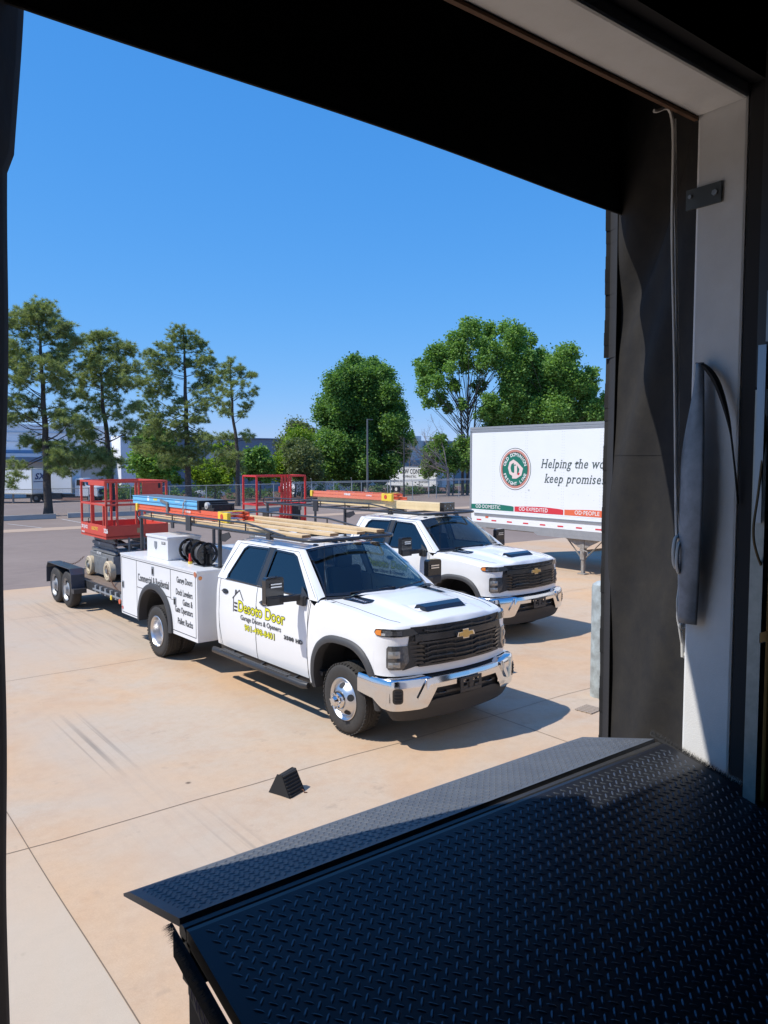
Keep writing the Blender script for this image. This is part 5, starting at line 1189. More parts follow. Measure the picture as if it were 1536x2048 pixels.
LIGHT=pal('light green leaves',[(.20,.35,.07),(.14,.26,.055),(.27,.43,.09)],.35)
YEL=pal('yellow green leaves',[(.21,.33,.035),(.15,.25,.03),(.27,.38,.05)],.4)
OLIVE=pal('olive leaves',[(.15,.19,.075),(.11,.15,.06),(.21,.24,.10)],.3)
def fastmesh(name,V,nper,mats,mi,parent):
    n=len(V)//nper; me=bpy.data.meshes.new(name); me.vertices.add(len(V)); me.vertices.foreach_set('co',V.astype(np.float32).ravel())
    me.loops.add(len(V)); me.loops.foreach_set('vertex_index',np.arange(len(V),dtype=np.int32)); me.polygons.add(n)
    me.polygons.foreach_set('loop_start',np.arange(0,len(V),nper,dtype=np.int32)); me.polygons.foreach_set('loop_total',np.full(n,nper,dtype=np.int32))
    for m in mats: me.materials.append(m)
    me.polygons.foreach_set('material_index',mi.astype(np.int32)); me.update(); me.validate()
    o=link(bpy.data.objects.new(name,me)); o.parent=parent; return o
def unit(n,rng): 
    v=rng.normal(size=(n,3)); return v/np.linalg.norm(v,axis=1)[:,None]
def needles(cl,rng,per=120,L=.30,w=.0145):
    out=[]
    for (c,r) in cl:
        nt_=max(10,int(21*(r/.4)**2)); tc=np.array(c)+unit(nt_,rng)*r*rng.uniform(.2,1.95,(nt_,1))*np.array([1,1,.72])
        k=per//3; 
        for t in tc:
            d=unit(k,rng); d[:,2]=d[:,2]*.8+.25; d/=np.linalg.norm(d,axis=1)[:,None]; s=np.cross(d,unit(k,rng)); s/=np.linalg.norm(s,axis=1)[:,None]
            a=t+d*.02; b=t+d*L*rng.uniform(.7,1.15,(k,1)); out.append(np.stack([a-s*w,a+s*w,b],1).reshape(-1,3))
    return np.concatenate(out)
def leafcloud(cl,rng,dens,size):
    out=[]
    for (c,r) in cl:
        n=int(dens*4.5*r*r); nb=max(6,int(n/40)); bc=np.array(c)+unit(nb,rng)*r*rng.uniform(.45,1.08,(nb,1))
        rep=np.repeat(bc,max(1,n//nb),0); m=len(rep); p=rep+rng.normal(size=(m,3))*r*.26
        u=unit(m,rng); u[:,2]*=.6; v=np.cross(u,unit(m,rng)); v/=np.linalg.norm(v,axis=1)[:,None]; s=size*rng.uniform(.45,1.5,(m,1))
        out.append(np.stack([p-u*s,p+v*s*.55,p+u*s,p-v*s*.55],1).reshape(-1,3))
    return np.concatenate(out)
VX=Vector((.7919,-.6107,0)); VD=Vector((.6107,.7919,0))   # across / away directions used to lay crowns out
def clusters(cl,rng,sc,cx,base,depth,copies=2,jit=.5,rs=1):
    """traced clusters (metres across, metres up, radius) spread in depth"""
    out=[]
    for (u,z,r) in cl:
        half=depth*math.sqrt(max(.05,1-min(1,abs(u)/cx)**2)) if cx else depth
        for k in range(copies):
            q=rng.uniform(-1,1)*half; p=VX*(u+rng.normal()*r*jit*.5)+VD*q; out.append(((p.x,p.y,z+rng.normal()*r*jit*.4),r*rs*rng.uniform(.8,1.15)))
    return out
def limb(mb,a,b,r0,r1,rng,sag=.1,n=6):
    a,b=Vector(a),Vector(b); L=(b-a).length; pts=[]; j=Vector(rng.normal(size=3)*L*.05)
    for i in range(n+1):
        t=i/n; p=a.lerp(b,t); p+=j*math.sin(PI*t); p.z-=sag*L*math.sin(PI*t); pts.append(p)
    mb.tube(pts,[lerp(r0,r1,i/n) for i in range(n+1)],5,cap=False)
def pine(label,loc,H,r0,tr,cl,seed,sc):
    """tr: trunk path [(u,z)], cl: clusters in metres"""
    rng=np.random.default_rng(seed); o=thing('pine_tree',label,'pine tree',loc,0,'pine trees along the fence'); xs=[p[1] for p in tr]; us=[p[0] for p in tr]
    tp=lambda z: VX*interp(z,xs,us)+Vector((0,0,z))
    mb=MB(); zs=np.linspace(0,H,22); mb.tube([tp(z)+Vector((.03*math.sin(z*2.3),.03*math.cos(z*1.7),0)) for z in zs],[max(.02,r0*(1-z/H)**.75+.02+(.08 if z<.2 else 0)) for z in zs],10)
    cs=[]
    for u,z,r in cl:
        cs+=clusters([(u,z,r)],rng,1,None,0,1.6 if z<H*.85 else .6,2,.9,1.1)
    for (c,r) in cs[::2]:
        if rng.random()<.25: continue
        c=Vector(c); hu=math.hypot(c.x-tp(c.z).x,c.y-tp(c.z).y); za=max(H*.22,c.z-hu*.45+rng.normal()*.2) if c.z>H*.42 else c.z+hu*.5
        za=min(za,H*.98); rr=r0*(1-za/H)**.75*rng.uniform(.12,.32)+.010; limb(mb,tp(za),c,rr,.010,rng,.06 if c.z>H*.42 else -.08,5)
    mb.build('trunk',M['bark'],o,smooth=60)
    V=needles(cs,rng); n=len(V)//3; mi=rng.choice([0,1,2],n,p=[.45,.33,.22]); fastmesh('crown',V,3,PINE,mi,o); return o
def cr(L,s,ox,oy,px0,m,zb):    # crop list -> metres from trunk
    return [((x/s+ox-px0)/m,(919.5-(y/s+oy))/m+3.103-zb,r/s/m) for x,y,r in L]
P1=[(255,115,30),(210,140,35),(300,135,35),(345,165,30),(130,165,35),(110,200,30),(90,235,30),(190,190,35),(250,200,40),(330,215,35),(400,225,35),(435,245,30),(380,270,35),(300,280,35),(160,270,35),(80,300,30),(60,360,35),(120,380,35),(180,350,35),(370,320,35),(430,320,35),(480,300,30),(50,430,30),(110,440,35),(180,440,35),(250,430,35),(330,400,35),(400,390,35),(60,520,30),(110,500,30),(170,500,35),(340,460,35),(400,470,40),(440,430,30),(130,560,30),(190,550,30),(350,540,35),(410,560,35),(420,500,30),(60,690,30),(110,680,35),(170,660,35),(210,690,35),(60,760,30),(120,760,35),(190,750,30),(350,610,30),(400,640,30),(440,690,30),(360,740,35),(420,750,40),(470,760,35),(500,790,30),(380,810,30),(440,850,30),(200,890,35),(240,940,35),(180,930,30),(340,960,45),(400,940,45),(460,970,45),(350,1020,40),(420,1030,40),(480,1040,35),(120,1030,30),(90,1090,28),(110,1130,25),(370,1090,30),(20,400,40),(0,480,40),(-30,560,40),(-20,700,40)]
P2=[(600,270,30),(640,300,30),(560,310,30),(680,300,25),(590,350,35),(650,370,35),(710,350,30),(780,350,30),(800,380,25),(540,400,35),(600,430,40),(660,440,35),(740,420,30),(500,450,35),(560,490,35),(620,510,35),(700,480,35),(760,480,30),(830,480,25),(480,520,35),(540,550,35),(700,560,35),(760,550,35),(810,560,25),(480,600,30),(520,640,30),(690,650,30),(740,690,30),(800,690,30),(560,700,30),(600,740,30),(700,740,30),(760,740,25),(530,780,30),(480,860,30),(540,860,30),(600,870,30),(700,820,25),(780,820,30),(820,830,25),(780,880,25),(540,930,35),(600,950,35),(560,1000,35),(620,1020,35),(500,1010,35),(640,980,30),(700,1020,25),(660,1080,25)]
P3=[(1110,240,20),(1060,260,22),(1160,280,22),(1040,300,22),(1100,300,25),(1180,310,22),(1210,330,22),(990,340,25),(1050,350,25),(1120,360,25),(1180,370,25),(930,390,25),(980,400,25),(1040,410,28),(1220,400,25),(1270,400,20),(900,390,15),(920,440,28),(980,450,28),(1060,450,28),(1140,440,25),(1200,450,28),(1260,450,22),(940,500,28),(1000,500,28),(1200,510,28),(1260,520,28),(880,560,28),(940,560,30),(1000,560,30),(1180,570,28),(1240,560,28),(870,620,30),(930,610,30),(990,620,30),(1050,650,28),(1200,640,28),(1260,620,30),(850,680,30),(910,690,30),(960,730,30),(1030,720,28),(1180,700,28),(1240,700,30),(860,760,28),(920,790,30),(980,800,30),(1060,800,30),(1160,780,30),(1220,770,28),(880,850,30),(940,870,32),(1000,870,32),(1080,870,32),(1160,870,30),(1220,850,28),(860,930,30),(920,940,35),(990,950,35),(1060,950,35),(1120,960,35),(1180,940,35),(1230,920,28),(1080,1020,32),(1150,1020,30),(1000,1010,30)]
P4=[(1370,430,20),(1330,450,20),(1410,470,18),(1440,470,18),(1310,490,20),(1360,490,22),(1420,510,20),(1480,500,18),(1290,540,22),(1340,540,20),(1400,560,20),(1460,560,20),(1500,520,15),(1320,600,22),(1370,620,20),(1430,620,20),(1480,600,18),(1300,660,22),(1350,680,20),(1430,690,18),(1470,680,18),(1290,710,22),(1340,740,20),(1440,750,18),(1270,870,20),(1320,870,20),(1360,860,18),(1440,860,20),(1470,880,18),(1240,880,15),(1350,960,28),(1300,970,25),(1390,980,25),(1340,1030,25),(1400,1050,22)]
m=29.5; pine('tallest pine tree at the left edge with a thick dark trunk',(14,55.4,-.7),13.7,.27,[(0,0),(-.02,4),(-.1,8),(-.3,14)],cr(P1,2.954,0,580,97,m,-.7),1,m)
m=27.8; pine('second pine from the left with its trunk behind the red lift cage',(18.6,56,-.7),12.6,.22,[(0,0),(-.2,4),(-.6,8),(-.8,13)],cr(P2,2.954,0,580,226,m,-.7),2,m)
m=21.5; pine('tall open pine above the blue ladder in the middle of the pine row',(29.6,68.1,-1.1),16.2,.30,[(0,0),(-.1,7),(-.2,16)],cr(P3,2.954,0,580,380,m,-1.1),3,m)
m=23.4; pine('slender rightmost pine with a thin crooked crown',(30.6,60.2,-.85),12.2,.19,[(0,0),(.05,4.5),(-.35,8),(-.5,12)],cr(P4,2.954,0,580,474,m,-.85),4,m)
def broad(name,label,cat,loc,cl,depth,pl,seed,dens=260,size=.16,rt=.25,tr_h=None,copies=2,group=None,bark='bark2',stems=1,rs=1):
    rng=np.random.default_rng(seed); o=thing(name,label,cat,loc,0,group); cx=max(abs(u) for u,_,_ in cl)*1.15
    cs=clusters(cl,rng,1,cx,0,depth,copies,.35,1.3 if group else 1); H=max(z for _,z,_ in cl); zc=min(z for _,z,_ in cl)
    mb=MB()
    for s in range(stems):
        off=VX*((s-(stems-1)/2)*.5); top=Vector((off.x*2.2,off.y*2.2,H*.86)); zs=np.linspace(0,1,10); mb.tube([Vector((off.x,off.y,0)).lerp(top,t)+Vector((.1*math.sin(7*t+s),.1*math.cos(6*t),0)) for t in zs],[rt*(1-t*.88)/(1 if stems==1 else 1.6) for t in zs],8)
    for (c,r) in cs:
        c=Vector(c); za=min(H*.8,max(zc*.6,c.z*.55)); q=Vector((0,0,za)); limb(mb,q,c,rt*.16,.012,rng,-.02,5)
    mb.build('trunk',M[bark],o,smooth=60)
    V=leafcloud(cs,rng,dens,size); n=len(V)//4; mi=rng.choice([0,1,2],n,p=[.45,.3,.25]); fastmesh('crown',V,4,pl,mi,o); return o
S2=2.327
def c2(L,px0,m,zb): return cr(L,S2,560,630,px0,m,zb)
BIG=[(345,220,45),(430,250,45),(300,280,50),(380,310,55),(480,290,45),(260,340,50),(330,380,60),(420,370,60),(500,370,45),(230,420,50),(300,450,60),(390,450,60),(480,440,60),(540,430,40),(200,460,40),(250,520,60),(340,540,65),(430,530,65),(520,520,55),(565,480,35),(220,580,50),(290,610,60),(380,620,60),(470,610,60),(550,580,45),(190,640,40),(250,680,55),(330,700,60),(420,700,60),(500,690,50),(560,650,40),(300,750,45),(390,750,45),(460,740,45),(170,700,35),(210,740,35)]
broad('broadleaf_tree','big dense egg shaped green tree standing in the middle of the skyline','tree',(61.7,85,-1.63),c2(BIG,722,14.77,-1.63),4.5,OAK,21,290,.17,.35)
TA=[(940,80,40),(890,90,40),(860,130,40),(1010,90,40),(1080,90,45),(1140,110,45),(1190,130,25),(760,170,35),(740,210,35),(800,190,45),(870,190,45),(950,160,45),(1020,170,45),(1100,170,50),(680,250,35),(740,270,40),(810,260,40),(900,240,40),(980,240,40),(1060,240,45),(700,300,30),(760,330,35),(700,360,30),(780,390,35),(720,410,30),(850,330,30),(820,430,30),(870,420,30),(960,330,35),(1000,400,40),(1040,450,40),(980,470,35)]
broad('broadleaf_tree','tall loose tree with pale bare stems showing left of the freight trailer','tree',(64,66.8,-1.06),c2(TA,950,16.86,-1.06),3.5,[OAK[2],OAK[0],LIGHT[1]],22,150,.16,.3,copies=2,stems=3)
TB=[(1230,200,45),(1290,200,45),(1170,240,45),(1330,240,40),(1230,280,55),(1310,300,55),(1150,320,50),(1100,370,50),(1200,370,60),(1290,380,60),(1360,340,45),(1410,300,35),(1400,380,40),(1450,340,30),(1470,400,30),(1080,450,50),(1160,460,55),(1250,460,60),(1340,450,55),(1420,450,45),(1480,470,25),(1350,500,40),(1450,500,35),(1120,500,40),(1200,540,50),(1300,560,50),(1060,290,50),(1110,260,45),(1050,370,50),(1000,440,45),(1140,210,35),(1000,540,50),(1080,560,50)]
broad('broadleaf_tree','full round green tree rising behind the freight trailer','tree',(71.8,60.8,-.88),c2(TB,1100,16.86,-.88),4,[OAK[2],OAK[0],LIGHT[1]],23,280,.165,.35)
TC=[(720,640,35),(760,600,35),(800,650,40),(850,620,35),(850,690,40),(790,710,35),(730,700,35),(700,730,25),(900,600,35),(900,680,40)]
broad('broadleaf_tree','low green tree beside the freight trailer above the far container trailer','tree',(61,66,-1.0),c2(TC,912,17,-1.0),2,[LIGHT[1],OAK[2],OLIVE[0]],24,220,.15,.10)
TD=[(110,600,45),(140,650,40),(90,650,40),(60,700,45),(120,720,40),(20,720,40),(160,740,30)]
broad('broadleaf_tree','yellow green small tree tucked left of the big egg shaped tree','tree',(49.4,81.9,-1.53),c2(TD,600,16.3,-1.53),2,YEL,25,150,.18,.14,group='small trees behind the fence')
TE=[(100,540,35),(60,570,35),(130,560,25),(90,600,40),(40,620,40)]
broad('broadleaf_tree','pale olive tree top peeking above the yellow green tree','tree',(60,98,-1.95),c2(TE,600,13.7,-1.95),2,OLIVE,26,130,.2,.15,group='small trees behind the fence')
broad('broadleaf_tree','distant dark round tree over the grey building','tree',(104,126,-2.3),c2([(610,575,28),(590,585,20),(630,590,20)],825,9.5,-2.3),3,OAK,27,40,.3,.3)
def c3(L,px0,m,zb): return cr(L,3.84,240,820,px0,m,zb)
m=18.2
broad('broadleaf_tree','bright green bushy tree left of the tall open pine','tree',(32.5,82.3,-1.55),c3([(260,200,50),(330,240,60),(220,270,60),(180,350,60),(150,420,50),(250,380,70),(330,350,60),(400,400,50),(200,480,55),(290,470,60),(380,470,50),(430,520,35)],320,m,-1.55),2,LIGHT,28,170,.17,.13,group='small trees behind the fence')
broad('broadleaf_tree','lime green tree above the white car','tree',(37.2,78.6,-1.43),c3([(620,460,50),(690,450,60),(770,450,60),(840,470,50),(640,520,50),(720,530,50),(800,530,50),(840,290,30),(780,290,25),(740,300,25),(860,400,40)],430,m,-1.43),2,YEL,29,170,.17,.13,group='small trees behind the fence')
broad('broadleaf_tree','deep green tree just left of the second red lift','tree',(41.1,75.6,-1.34),c3([(1000,330,40),(1050,330,40),(980,390,50),(1060,400,50),(1110,430,45),(960,460,45),(1040,480,50),(1110,500,40)],510,m,-1.34),2,[LIGHT[1],LIGHT[0],OAK[2]],30,170,.17,.13,group='small trees behind the fence')
broad('broadleaf_tree','fine olive grey tree above the second red lift','tree',(45.5,74,-1.3),c3([(1150,300,40),(1210,290,40),(1270,320,50),(1330,350,50),(1180,370,50),(1250,410,60),(1330,430,50),(1200,470,50),(1290,500,45),(1370,490,40)],565,17.6,-1.3),2,OLIVE,31,170,.14,.13,group='small trees behind the fence')
# leafless tree
bt_=thing('bare_tree','leafless grey branching tree beside the freight trailer','bare tree',(58.8,64.5,-1.0)); rng=np.random.default_rng(5); mb=MB()
def branch(p,d,L,r,dep):
    n=4; pts=[p]; q=p.copy()
    for i in range(n):
        d=(d+Vector(rng.normal(size=3))*.13).normalized(); q=q+d*L/n; pts.append(q.copy())
    mb.tube(pts,[lerp(r,r*.55,i/n) for i in range(n+1)],4,cap=False)
    if dep>0:
        for k in range(3 if dep>1 else 4):
            i=rng.integers(1,n+1); dd=(d+Vector(rng.normal(size=3))*.55+Vector((0,0,.05))-VX*.12).normalized(); branch(pts[i],dd,L*rng.uniform(.5,.75),r*.5,dep-1)
mb.tube([(0,0,0),(.05,0,1.5),(-.05,.05,3.2)],[.22,.17,.14],8)
for a in((-.95,.55,3.0),(-.9,.25,2.6),(-.75,.8,2.9),(-.5,.95,2.9),(-.95,.38,3.1),(.1,1,3.0)):
    branch(Vector((-.05,.05,a[2])),(VX*a[0]+Vector((0,0,a[1]))+VD*rng.normal()*.3).normalized(),3.3,.075,4)
mb.build('branches',mat('grey twig bark',(.24,.20,.18),.9),bt_)
# round clipped bushes
for k,(x,y,z,r,lb) in enumerate(((32.2,94.6,-1.9,1.05,'clipped round bush left of the red lift panel'),(33.6,94.0,-1.9,.95,'middle clipped bush beyond the lift rails'),(35.2,93,-1.85,1.2,'larger clipped bush just left of the red lift panel'))):
    o=thing('bush',lb,'bush',(x,y,z),0,'clipped bushes by the warehouse'); rg=np.random.default_rng(60+k); V=leafcloud([((0,0,r*.9),r),((.1,.2,r*.8),r*.7)],rg,260,.11); fastmesh('foliage',V,4,[OLIVE[2],OLIVE[0],LIGHT[1]],rg.integers(0,3,len(V)//4),o)
hd=thing('hedge','low dark hedge row under the trees beyond the fence','hedge',(44,88,-1.8)); rg=np.random.default_rng(70)
V=leafcloud([((t*2.1-14,-t*.75+2+rg.normal()*.5,.6+.2*rg.random()),.9) for t in range(22)],rg,170,.13); fastmesh('foliage',V,4,[OAK[1],OAK[0],OLIVE[1]],rg.integers(0,3,len(V)//4),hd)
# ================================================================ fence
def fmesh():
    m=bpy.data.materials.new('chain link wire'); m.use_nodes=True; nt,N,L=nodes(m); b=N['Principled BSDF']; b.inputs['Base Color'].default_value=(.30,.31,.32,1); b.inputs['Metallic'].default_value=.5
    tc=N.new('ShaderNodeTexCoord'); fac=[]
    for s in(1,-1):
        mp=N.new('ShaderNodeMapping'); mp.inputs['Rotation'].default_value=(0,R(45*s),0); L.new(tc.outputs['Object'],mp.inputs[0]); sx=N.new('ShaderNodeSeparateXYZ'); L.new(mp.outputs[0],sx.inputs[0])
        a=N.new('ShaderNodeMath'); a.operation='MULTIPLY'; a.inputs[1].default_value=16; L.new(sx.outputs[0],a.inputs[0]); f=N.new('ShaderNodeMath'); f.operation='FRACT'; L.new(a.outputs[0],f.inputs[0]); g=N.new('ShaderNodeMath'); g.operation='LESS_THAN'; g.inputs[1].default_value=.085; L.new(f.outputs[0],g.inputs[0]); fac.append(g.outputs[0])
    mx=N.new('ShaderNodeMath'); mx.operation='MAXIMUM'; L.new(fac[0],mx.inputs[0]); L.new(fac[1],mx.inputs[1]); L.new(mx.outputs[0],b.inputs['Alpha']); return m
FX0,FX1,FY=-4,62,57.5
fe=thing('chain_link_fence','grey chain link fence running along the far side of the car park','fence',(0,FY,0))
gz=G(FY)
mb=MB(); fz=gz+1.83
MB().grid([[(x,0,z) for x in(FX0,FX1)] for z in(gz+.05,fz)]).build('mesh',fmesh(),fe)
MB().tube([(FX0,0,fz),(FX1,0,fz)],.026,6).build('top_rail',M['galv'],fe)
x=FX0
while x<=FX1:
    MB().cyl((x,.03,gz),(x,.03,fz+.03),.035,n=8).build('post',M['galv'],fe); x+=3.05
fe2=thing('chain_link_fence','chain link fence with angled barb arms in front of the container trailer','fence',(0,60,0)); 
mb=MB().tube([(36,0.4,fz+.0),(62,.4,fz+.0)],.03,6)
for x in(38.2,42.7,47.4,52.4): mb.cyl((x,.4,gz),(x,.4,fz+.02),.05,n=8); mb.beam((x,.4,fz),(x-.22,.2,fz+.34),.04,.04)
mb.build('posts',M['galv'],fe2)
# lamp pole, utility pole
lp=thing('light_pole','tall grey car park light pole in front of the big tree','light pole',(56.0,75.9,-1.35))
MB().cyl((0,0,0),(0,0,.7),.30,n=16).build('footing',M['conc'],lp)
MB().cyl((0,0,.7),(0,0,9.35),.13,.09,n=12).build('pole',mat('grey pole paint',(.16,.17,.18),.5),lp)
MB().box(.0,.75,-.14,.14,9.25,9.36).build('lamp_head',M['greyp'],lp)
up=thing('utility_pole','thin dark steel pole in front of the container trailer','pole',(47.4,58.3,-.78))
MB().cyl((0,0,0),(0,0,6.0),.085,.07,n=10).build('pole',M['dkmetal'],up)
# ================================================================ buildings
bw_=mat('pale blue white tilt-up wall',(.80,.81,.82),.8,noise=(.2,.3,(.73,.75,.77))); bl_=mat('blue painted band',(.14,.24,.38),.7); nv=mat('slate blue wall',(.22,.26,.32),.75); gy_=mat('light grey wall',(.58,.60,.62),.8); wh_=mat('white wall paint',(.85,.86,.88),.8)
A=thing('warehouse','pale blue white warehouse behind the two left pines','warehouse',(0,118,-2.3))
MB().box(-60,38.6,0,40,0,10.4).build('wall',bw_,A); MB().box(-60,38.4,-.12,0,6.35,6.75).build('blue_band',bl_,A); MB().box(-60,38.4,-2.5,-.1,5.75,6.25).build('canopy_top',wh_,A); MB().box(-60,38.9,-2.6,-.1,5.1,5.72).build('canopy',nv,A)
MB().box(-60,38.6,-.1,-.02,7.9,7.97).box(-60,38.6,-.1,-.02,9.2,9.25).build('panel_joints',gy_,A)
for x in(2,9,16,23,30): MB().box(x,x+3.2,-.1,-.02,1.2,4.4).build('dock_door',gy_,A)
B0=thing('warehouse','slate blue warehouse wing right of the pale warehouse with a white pier','warehouse',(0,114,-2.3))
MB().box(41.2,70,0,30,0,8.8).build('wall',nv,B0); MB().box(38.9,41.1,-.6,10,0,8.9).build('pier',wh_,B0); MB().box(52.5,54.8,-.15,0,.8,8.6).build('white_panel',gy_,B0); MB().box(41.2,70,-.1,0,0,3.4).build('lower_wall',nv,B0)
MB().box(38.9,70.1,-.2,.3,8.8,8.95).build('parapet',bl_,B0)
Cb=thing('warehouse','distant grey and slate building between the big tree and the container trailer','warehouse',(0,131,-2.3))
MB().box(96,112.2,0,20,0,9.6).build('wall',gy_,Cb); MB().box(112.2,126,-.5,20,0,9.6).build('dark_wall',nv,Cb); MB().box(96,113,-.2,0,3.4,5.2).build('band',bl_,Cb); MB().box(108.6,111.4,0,3,9.6,10.6).build('rooftop_unit',wh_,Cb); MB().box(104.5,112.0,-1.2,-.3,0,5.3).build('canopy',nv,Cb)
wb=thing('white_shed','small white shed wall seen between the trunks left of the big tree','shed',(60.8,97,-1.95)); MB().box(-2.2,9,0,4,0,3.0).build('wall',wh_,wb); MB().box(-.9,-.35,-.2,-.02,.4,3.4).build('post',M['wletter'],wb)
# ================================================================ far vehicles
def boxtrailer(label,loc,rz,L=14.5,letters=None,gear=True,side=None):
    o=thing('box_trailer',label,'box trailer',loc,rz); W_=2.5
    MB().box(0,L,0,W_,1.15,4.05).build('box',M['trailer'],o); MB().box(-.02,L+.02,-.02,W_+.02,3.98,4.08).box(-.02,L+.02,-.02,W_+.02,1.05,1.16).box(-.03,.03,-.03,.04,1.1,4.05).build('rail',M['tgrey'],o)
    if gear:
        for y in(.2,2.2): MB().box(1.8,1.95,y,y+.1,.05,1.1).build('landing_leg',M['rusty'],o)
    for x in(L-1.3,L-2.6):
        for y in(.05,W_-.5): MB().cyl((x,y,.5),(x,y+.45,.5),.5,n=20).build('wheel',M['tyre'],o)
    if letters: lettering('lettering',letters,lambda u,v:Vector((-.035,W_-u,v)),M['navy'],o)
    if side: lettering('lettering',side,lambda u,v:Vector((u,-.01,v)),M['inkg'],o)
    return o
# front (short) face of the SX trailer looks at the camera: built along +Y away
sx=thing('box_trailer','white box trailer with blue letters on its end wall at the left','box trailer',(22.9,97.4,-2.05),0)
c_=math.cos(0)
Q=lambda e:[(-8.7-e,11.6+e),(-e,-e*.3),(2.08+e,1.56),(-6.62,13.16+e)]
MB().prism(Q(0),lambda u,v:(u,v,1.2),(0,0,2.85)).build('box',M['trailer'],sx,fixn=True)
MB().prism(Q(.03),lambda u,v:(u,v,4.0),(0,0,.09)).build('rail',mat('cream rail',(.55,.52,.42),.5),sx,fixn=True)
MB().prism(Q(.03),lambda u,v:(u,v,1.08),(0,0,.14)).box(-.05,.06,-.06,.05,1.1,4.05).build('rail',bpy.data.materials['cream rail'],sx,fixn=True)
e1=Vector((2.08,1.56,0)).normalized(); n1=Vector((e1.y,-e1.x,0))
lettering('lettering',[('SX',.45,2.85,dict(size=1.0,bold=.03,shear=.35,fit=1.65,space=1.1))],lambda u,v:e1*u+n1*.04+Vector((0,0,v)),M['navy'],sx)
MB().add([e1*.25+n1*.04+Vector((0,0,2.52)),e1*2.4+n1*.04+Vector((0,0,2.52)),e1*2.4+n1*.04+Vector((0,0,2.60)),e1*.25+n1*.04+Vector((0,0,2.60))],[(0,1,2,3)]).build('stripe',M['navy'],sx)
MB().box(-1.6,-1.4,2.6,2.8,.0,1.1).box(.5,.7,3.0,3.2,0,1.1).build('landing_leg',M['rusty'],sx)
for x in(-7.4,-6.6): MB().cyl((x,10.2-(x+7.4)*1.33,.5),(x+.36,10.2-(x+7.4)*1.33+.27,.5),.5,n=20).build('wheel',M['tyre'],sx)
# straight truck with cab
bx=thing('box_truck','white box truck with a short bonnet parked at the warehouse dock','box truck',(28.4,99.0,-2.1),R(-42))
MB().box(-6.3,0,-1.25,1.25,1.15,4.05).build('box',M['trailer'],bx); MB().box(-.06,.03,-1.28,-1.1,1.1,4.08).box(-6.3,.03,-1.28,1.28,3.98,4.1).build('rail',mat('cream corner rail',(.5,.46,.38),.5),bx)
MB().prism([(.25,.75),(.25,2.75),(.45,2.95),(1.35,2.95),(1.75,2.05),(3.05,1.85),(3.15,1.45),(3.15,.7)],lambda u,v:(u,-1.0,v),(0,2.0,0)).build('cab',M['white'],bx,bevel=.06,fixn=True)
MB().prism([(.5,2.05),(.55,2.75),(1.25,2.75),(1.55,2.1)],lambda u,v:(u,-1.03,v),(0,.02,0)).add([(1.42,-.85,2.82),(1.42,.85,2.82),(1.79,.85,2.08),(1.79,-.85,2.08)],[(0,1,2,3)]).build('window',M['gloss'],bx)
MB().box(3.12,3.19,-.55,.55,.95,1.6).box(3.0,3.25,-1.05,1.05,.5,.72).build('grille',M['gloss'],bx); MB().box(3.13,3.2,-.95,-.65,1.15,1.4).box(3.13,3.2,.65,.95,1.15,1.4).build('headlight',M['refl'],bx)
MB().box(-6.2,2.9,-.5,.5,.55,.95).box(-3.5,-1.5,-1.1,-.6,.4,1.1).build('chassis',M['dkmetal'],bx)
for x in(2.35,-4.6):
    for y in(-1.15,.85):
        w_=MB().cyl((x,y,.5),(x,y+.3,.5),.5,n=24).build('wheel',M['tyre'],bx); MB().cyl((x,y-.02,.5),(x,y+.32,.5),.24,n=16).build('rim',M['tgrey'],w_)
MB().box(1.55,1.65,-1.35,-1.2,2.0,2.5).build('mirror',M['gloss'],bx)
dp=thing('dumpster','open red and grey dumpster right of the box truck','dumpster',(31.2,97.5,-2.05),R(-20))
MB().prism([(-1.2,.3),(1.1,.3),(1.1,1.5),(-.2,1.5),(-1.5,2.2)],lambda u,v:(u,0,v),(0,1.8,0)).build('body',M['redp'],dp,fixn=True); MB().box(-.3,1.7,-.3,1.5,.4,1.6).build('bin',M['greyp'],dp)
# white saloon car
car=thing('parked_car','small white hatchback car parked beyond the fence under the lime tree','car',(46.2,99.5,-2.08),R(158))
def csec():
    G_=[]
    for x,zl,zh,w_ in((-2.2,.35,.85,.70),(-2.1,.28,1.0,.82),(-1.6,.22,1.06,.88),(-.8,.2,1.0,.9),(.4,.2,.98,.9),(1.2,.22,.92,.88),(1.9,.25,.80,.84),(2.2,.3,.66,.70)):
        G_.append([(x,-w_,zl),(x,-w_-.02,(zl+zh)/2),(x,-w_*.93,zh),(x,-w_*.5,zh+.04),(x,0,zh+.05),(x,w_*.5,zh+.04),(x,w_*.93,zh),(x,w_+.02,(zl+zh)/2),(x,w_,zl)])
    return G_
MB().grid(csec()).build('body',M['white'],car,smooth=50)
MB().add([(-2.2,y,z) for y,z in((-.7,.35),(-.7,.85),(.7,.85),(.7,.35))]+[(2.2,y,z) for y,z in((-.7,.3),(-.7,.66),(.7,.66),(.7,.3))],[(0,1,2,3),(7,6,5,4)]).build('bumper',M['white'],car)
cab=[(-2.0,1.0,.78),(-1.45,1.36,.66),(-.7,1.47,.62),(.1,1.42,.64),(.75,1.15,.74),(1.15,.93,.80)]
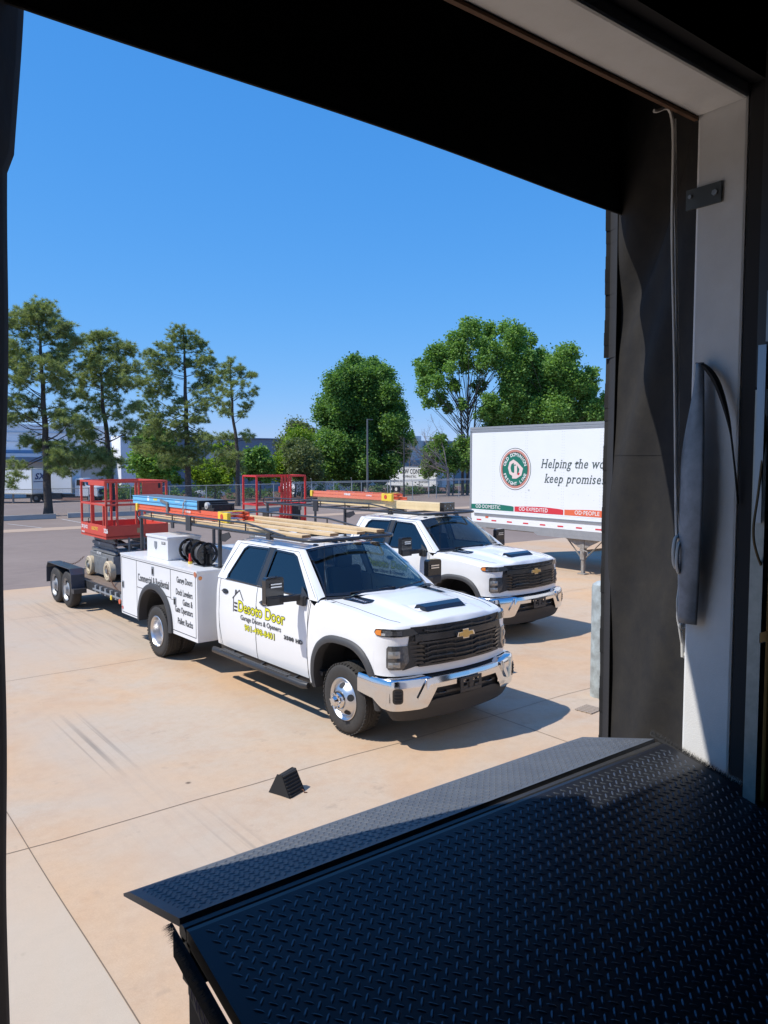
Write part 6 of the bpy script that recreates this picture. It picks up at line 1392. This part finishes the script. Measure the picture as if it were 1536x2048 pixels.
MB().grid([[(x,-w_,z),(x,-w_*.4,z+.03*(z>1.2)),(x,w_*.4,z+.03*(z>1.2)),(x,w_,z)] for x,z,w_ in cab]).build('roof',M['white'],car,smooth=50)
for s in(-1,1): MB().prism([(-1.7,1.02),(-1.35,1.30),(-.7,1.41),(.1,1.36),(.65,1.12),(.9,1.0)],lambda u,v,s=s:(u,s*(.90-.24*(v-1.0)/.4),v),(0,s*.01,0)).build('side_window',M['gloss'],car)
MB().grid([[(x,-w_*.9,z+.035),(x,w_*.9,z+.035)] for x,z,w_ in cab[3:]]).build('windscreen',M['gloss'],car)
for x in(-1.35,1.35):
    for s in(-1,1):
        w_=MB().cyl((x,s*.72,.32),(x,s*.925,.32),.33,n=24).build('wheel',M['tyre'],car); MB().cyl((x,s*.9,.32),(x,s*.935,.32),.20,n=12).build('rim',M['tgrey'],w_)
# container company trailer
ct=thing('container_trailer','white container company trailer with black capitals parked beyond the fence','container trailer',(74.6,96.3,-1.95),math.atan2(-12.9,.6))
LL_=12.6
MB().box(0,LL_,0,2.5,1.1,3.95).build('box',M['trailer'],ct)
MB().box(-.02,LL_+.02,-.02,2.52,3.9,4.0).box(-.02,LL_+.02,-.02,2.52,1.0,1.12).build('rail',M['tgrey'],ct)
lettering('lettering',[('CHICKASAW CONTAINER',.35,2.95,dict(size=1.0,serif=1.2,bold=.012,narrow=.86)),('COMPANY INC.',4.0,2.35,dict(size=.5,serif=1,narrow=.9)),('MEMPHIS, TN',1.6,1.6,dict(size=.5,serif=1,narrow=.8)),('843-874-6490',7.6,1.6,dict(size=.5,serif=1,narrow=.8))],lambda u,v:Vector((u,-.02,v)),M['ink'],ct)
for x in(1.2,2.5):
    t_=MB().cyl((x,0,.5),(x,.5,.5),.5,n=20).build('wheel',M['tyre'],ct); MB().cyl((x,-.02,.5),(x,.1,.5),.28,n=16).build('rim',M['wletter'],t_)
for x in(9.6,10.1): MB().box(x,x+.12,.1,.22,.05,1.0).build('landing_leg',M['rusty'],ct)
